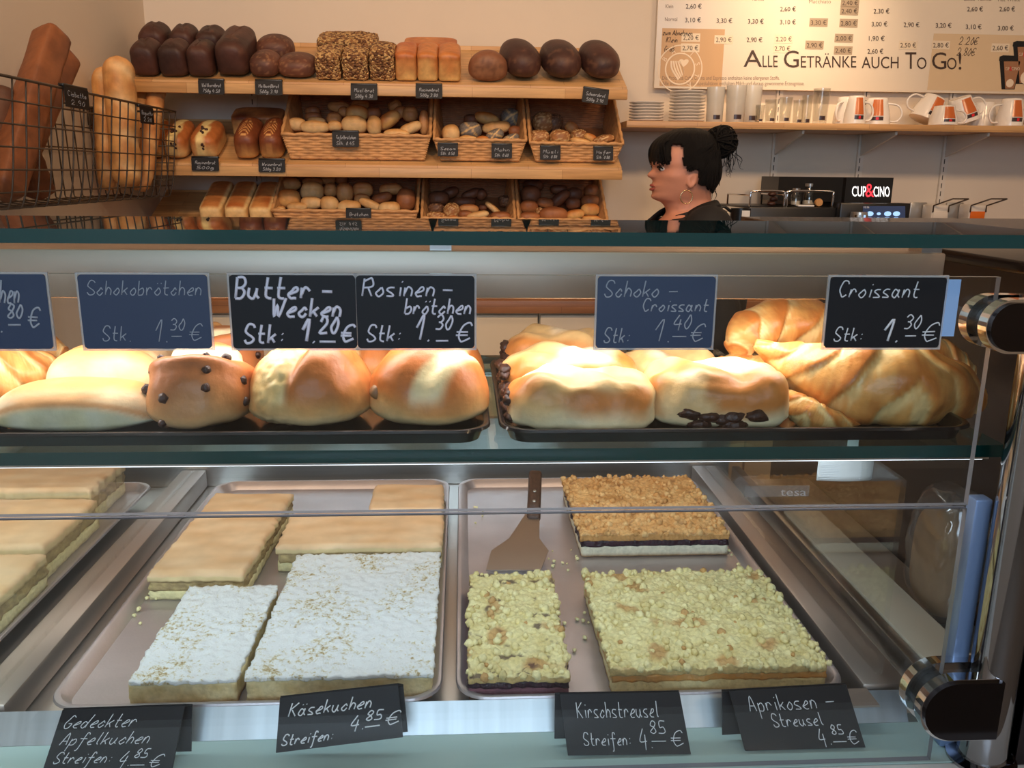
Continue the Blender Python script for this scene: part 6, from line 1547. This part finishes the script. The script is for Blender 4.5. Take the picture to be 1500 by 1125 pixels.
for k in range(34):
    if k < 20: a_ = wpt(rnd.uniform(1058, 1076), rnd.uniform(212, 228), rnd.uniform(-.03, .03)); b__ = a_+V((rnd.uniform(-.012, .018), rnd.uniform(-.01, .01), -rnd.uniform(.03, .07)))
    else: a_ = wpt(rnd.uniform(1032, 1045), rnd.uniform(268, 278), rnd.uniform(-.045, .045)); b__ = a_+V((rnd.uniform(-.008, .012), rnd.uniform(-.006, .006), -rnd.uniform(.015, .035)))
    m_ = a_.lerp(b__, .5)+V((rnd.gauss(0, .006), rnd.gauss(0, .006), 0))
    q.tube(crm([a_, m_, b__, b__+V((rnd.uniform(-.01, .01), 0, -.004))], 10), [.0013-.0001*i for i in range(11)], 5)
hc = wpt(1004, 233); dbn = V((50, 0, 28))
for k in range(230):
    if k < 90:                                   # fringe, combed forwards from the crown
        yy = rnd.uniform(-.075, .075); x1_ = 951.5+abs(yy)*170+rnd.uniform(-1, 4); pts = [wpt(992+rnd.uniform(-6, 6), 190+abs(yy)*120, yy*.6), wpt(966, 203+abs(yy)*90, yy*.95), wpt(x1_-1, 222+rnd.uniform(-3, 3), yy*1.08), wpt(x1_+2, 239+rnd.uniform(-3, 6), yy*1.08)]
    else:                                        # sides, drawn back and up into the bun
        s_ = rnd.choice((-1, -1, 1)); x1_ = rnd.uniform(990, 1048); y1_ = 248+rnd.uniform(-22, 4) if x1_ < 1012 else rnd.uniform(236, 276)
        w1 = .089*math.sqrt(max(.1, 1-((x1_-1003)/54)**2)); m_ = (x1_+1046)/2; w2 = .090*math.sqrt(max(.12, 1-((m_-1003)/54)**2))
        pts = [wpt(x1_, y1_, s_*w1), wpt(m_, (y1_+212)/2-5, s_*w2*1.0), wpt(1046, 212+rnd.uniform(-8, 8), s_*.028)]
    q.tube(crm(pts, 12), [.0007+.0013*math.sin(PI*(i+.6)/13) for i in range(13)], 5)
q.build('loose_strands', M_HAIR, t)
ec = wpt(995, 287.5, -.082)
for s in (-1, 1):
    e = V((ec.x, s*.080, ec.z)); q = MB(); q.tube([e+V((U*8.8*math.cos(2*PI*k/40), s*.0, U*9.5*math.sin(2*PI*k/40))) for k in range(40)], .0014, 8, closed=True); q.build('hoop_earring', M_GOLD, t, True, 'thin gold hoop earring')
# jacket with raised collar and open neck
def jt(yp, co): return U*(16*bump_(yp-306, 9))*(-co)*.9-U*2
q = MB(); loft(q, [(304, 967, 1049, .064), (309, 963, 1053, .075), (315, 957, 1060, .105), (322, 950, 1071, .15), (332, 941, 1083, .188), (352, 933, 1091, .202), (400, 924, 1091, .196), (440, 927, 1087, .182), (480, 934, 1082, .170), (520, 933, 1090, .190), (560, 934, 1096, .198)], 72, 110, .92,
           lambda yp, ph, co, si: V((0, 0, 0)), lambda yp, co, si, xp: not (co > .45 and yp < 326 and abs(si) < .80-(yp-304)*.012), jt)
j = q.build('jacket', M_CLOTH, t); md = j.modifiers.new('thickness', 'SOLIDIFY'); md.thickness = .004
for s in (-1, 1):
    sh_, el, wr = wpt(1018, 336, s*.165), wpt(1024, 470, s*.215), wpt(920, 520, s*.19)
    q = MB(); q.tube(crm([sh_+V((0, -s*.05, .004)), sh_, sh_.lerp(el, .5), el, el.lerp(wr, .5), wr-(wr-el)*.08], 30), [.066-.0009*i for i in range(31)], 18); q.build('sleeve', M_CLOTH, t)
    q = MB(); cl_ = [wpt(1044, 292, s*.035), wpt(1020, 297, s*.066), wpt(1000, 308, s*.064), wpt(984, 326, s*.05)] if s < 0 else [wpt(1044, 292, s*.035), wpt(1012, 296, s*.066), wpt(978, 306, s*.060), wpt(950, 324, s*.03)]
    cc = crm(cl_, 20); v = []; f = []
    for i, p in enumerate(cc):
        w_ = .020+.014*math.sin(PI*i/20)
        v += [p, p+V((.004, s*w_*.8, -w_*.55)), p+V((.006, s*(w_*.8+.004), -w_*.55-.006)), p+V((.003, s*.006, -.008))]
    for i in range(20):
        for k in range(4): f.append((i*4+k, i*4+(k+1) % 4, i*4+4+(k+1) % 4, i*4+4+k))
    f += [(3, 2, 1, 0), (80, 81, 82, 83)]; q.add(v, f); q.build('collar', M_CLOTH, t)
q = MB()
for s in (-1, 1):
    hip, kn, an = wpt(1016, 575, s*.085), wpt(1012, 760, s*.09), V((W0.x+.03, YW+s*.09, .085))-W0
    q.tube(crm([hip+V((0, 0, .08)), hip, kn, an], 30), [.100-.0014*i for i in range(31)], 18)
loft(q, [(548, 938, 1092, .192), (580, 942, 1092, .192), (612, 950, 1080, .15)], 48, 20)
q.build('trousers', M_CLOTH, t)
for s in (-1, 1):
    an = V((W0.x+.03, YW+s*.09, .07))-W0
    q = MB(); q.tube([an+V((.06, 0, -.032)), an+V((.035, 0, -.022)), an+V((-.03, 0, -.016)), an+V((-.12, 0, -.032)), an+V((-.18, 0, -.042)), an+V((-.20, 0, -.05))], [.02, .040, .046, .044, .032, .012], 16, flat=.7); q.build('shoe', M_BLACK, t)
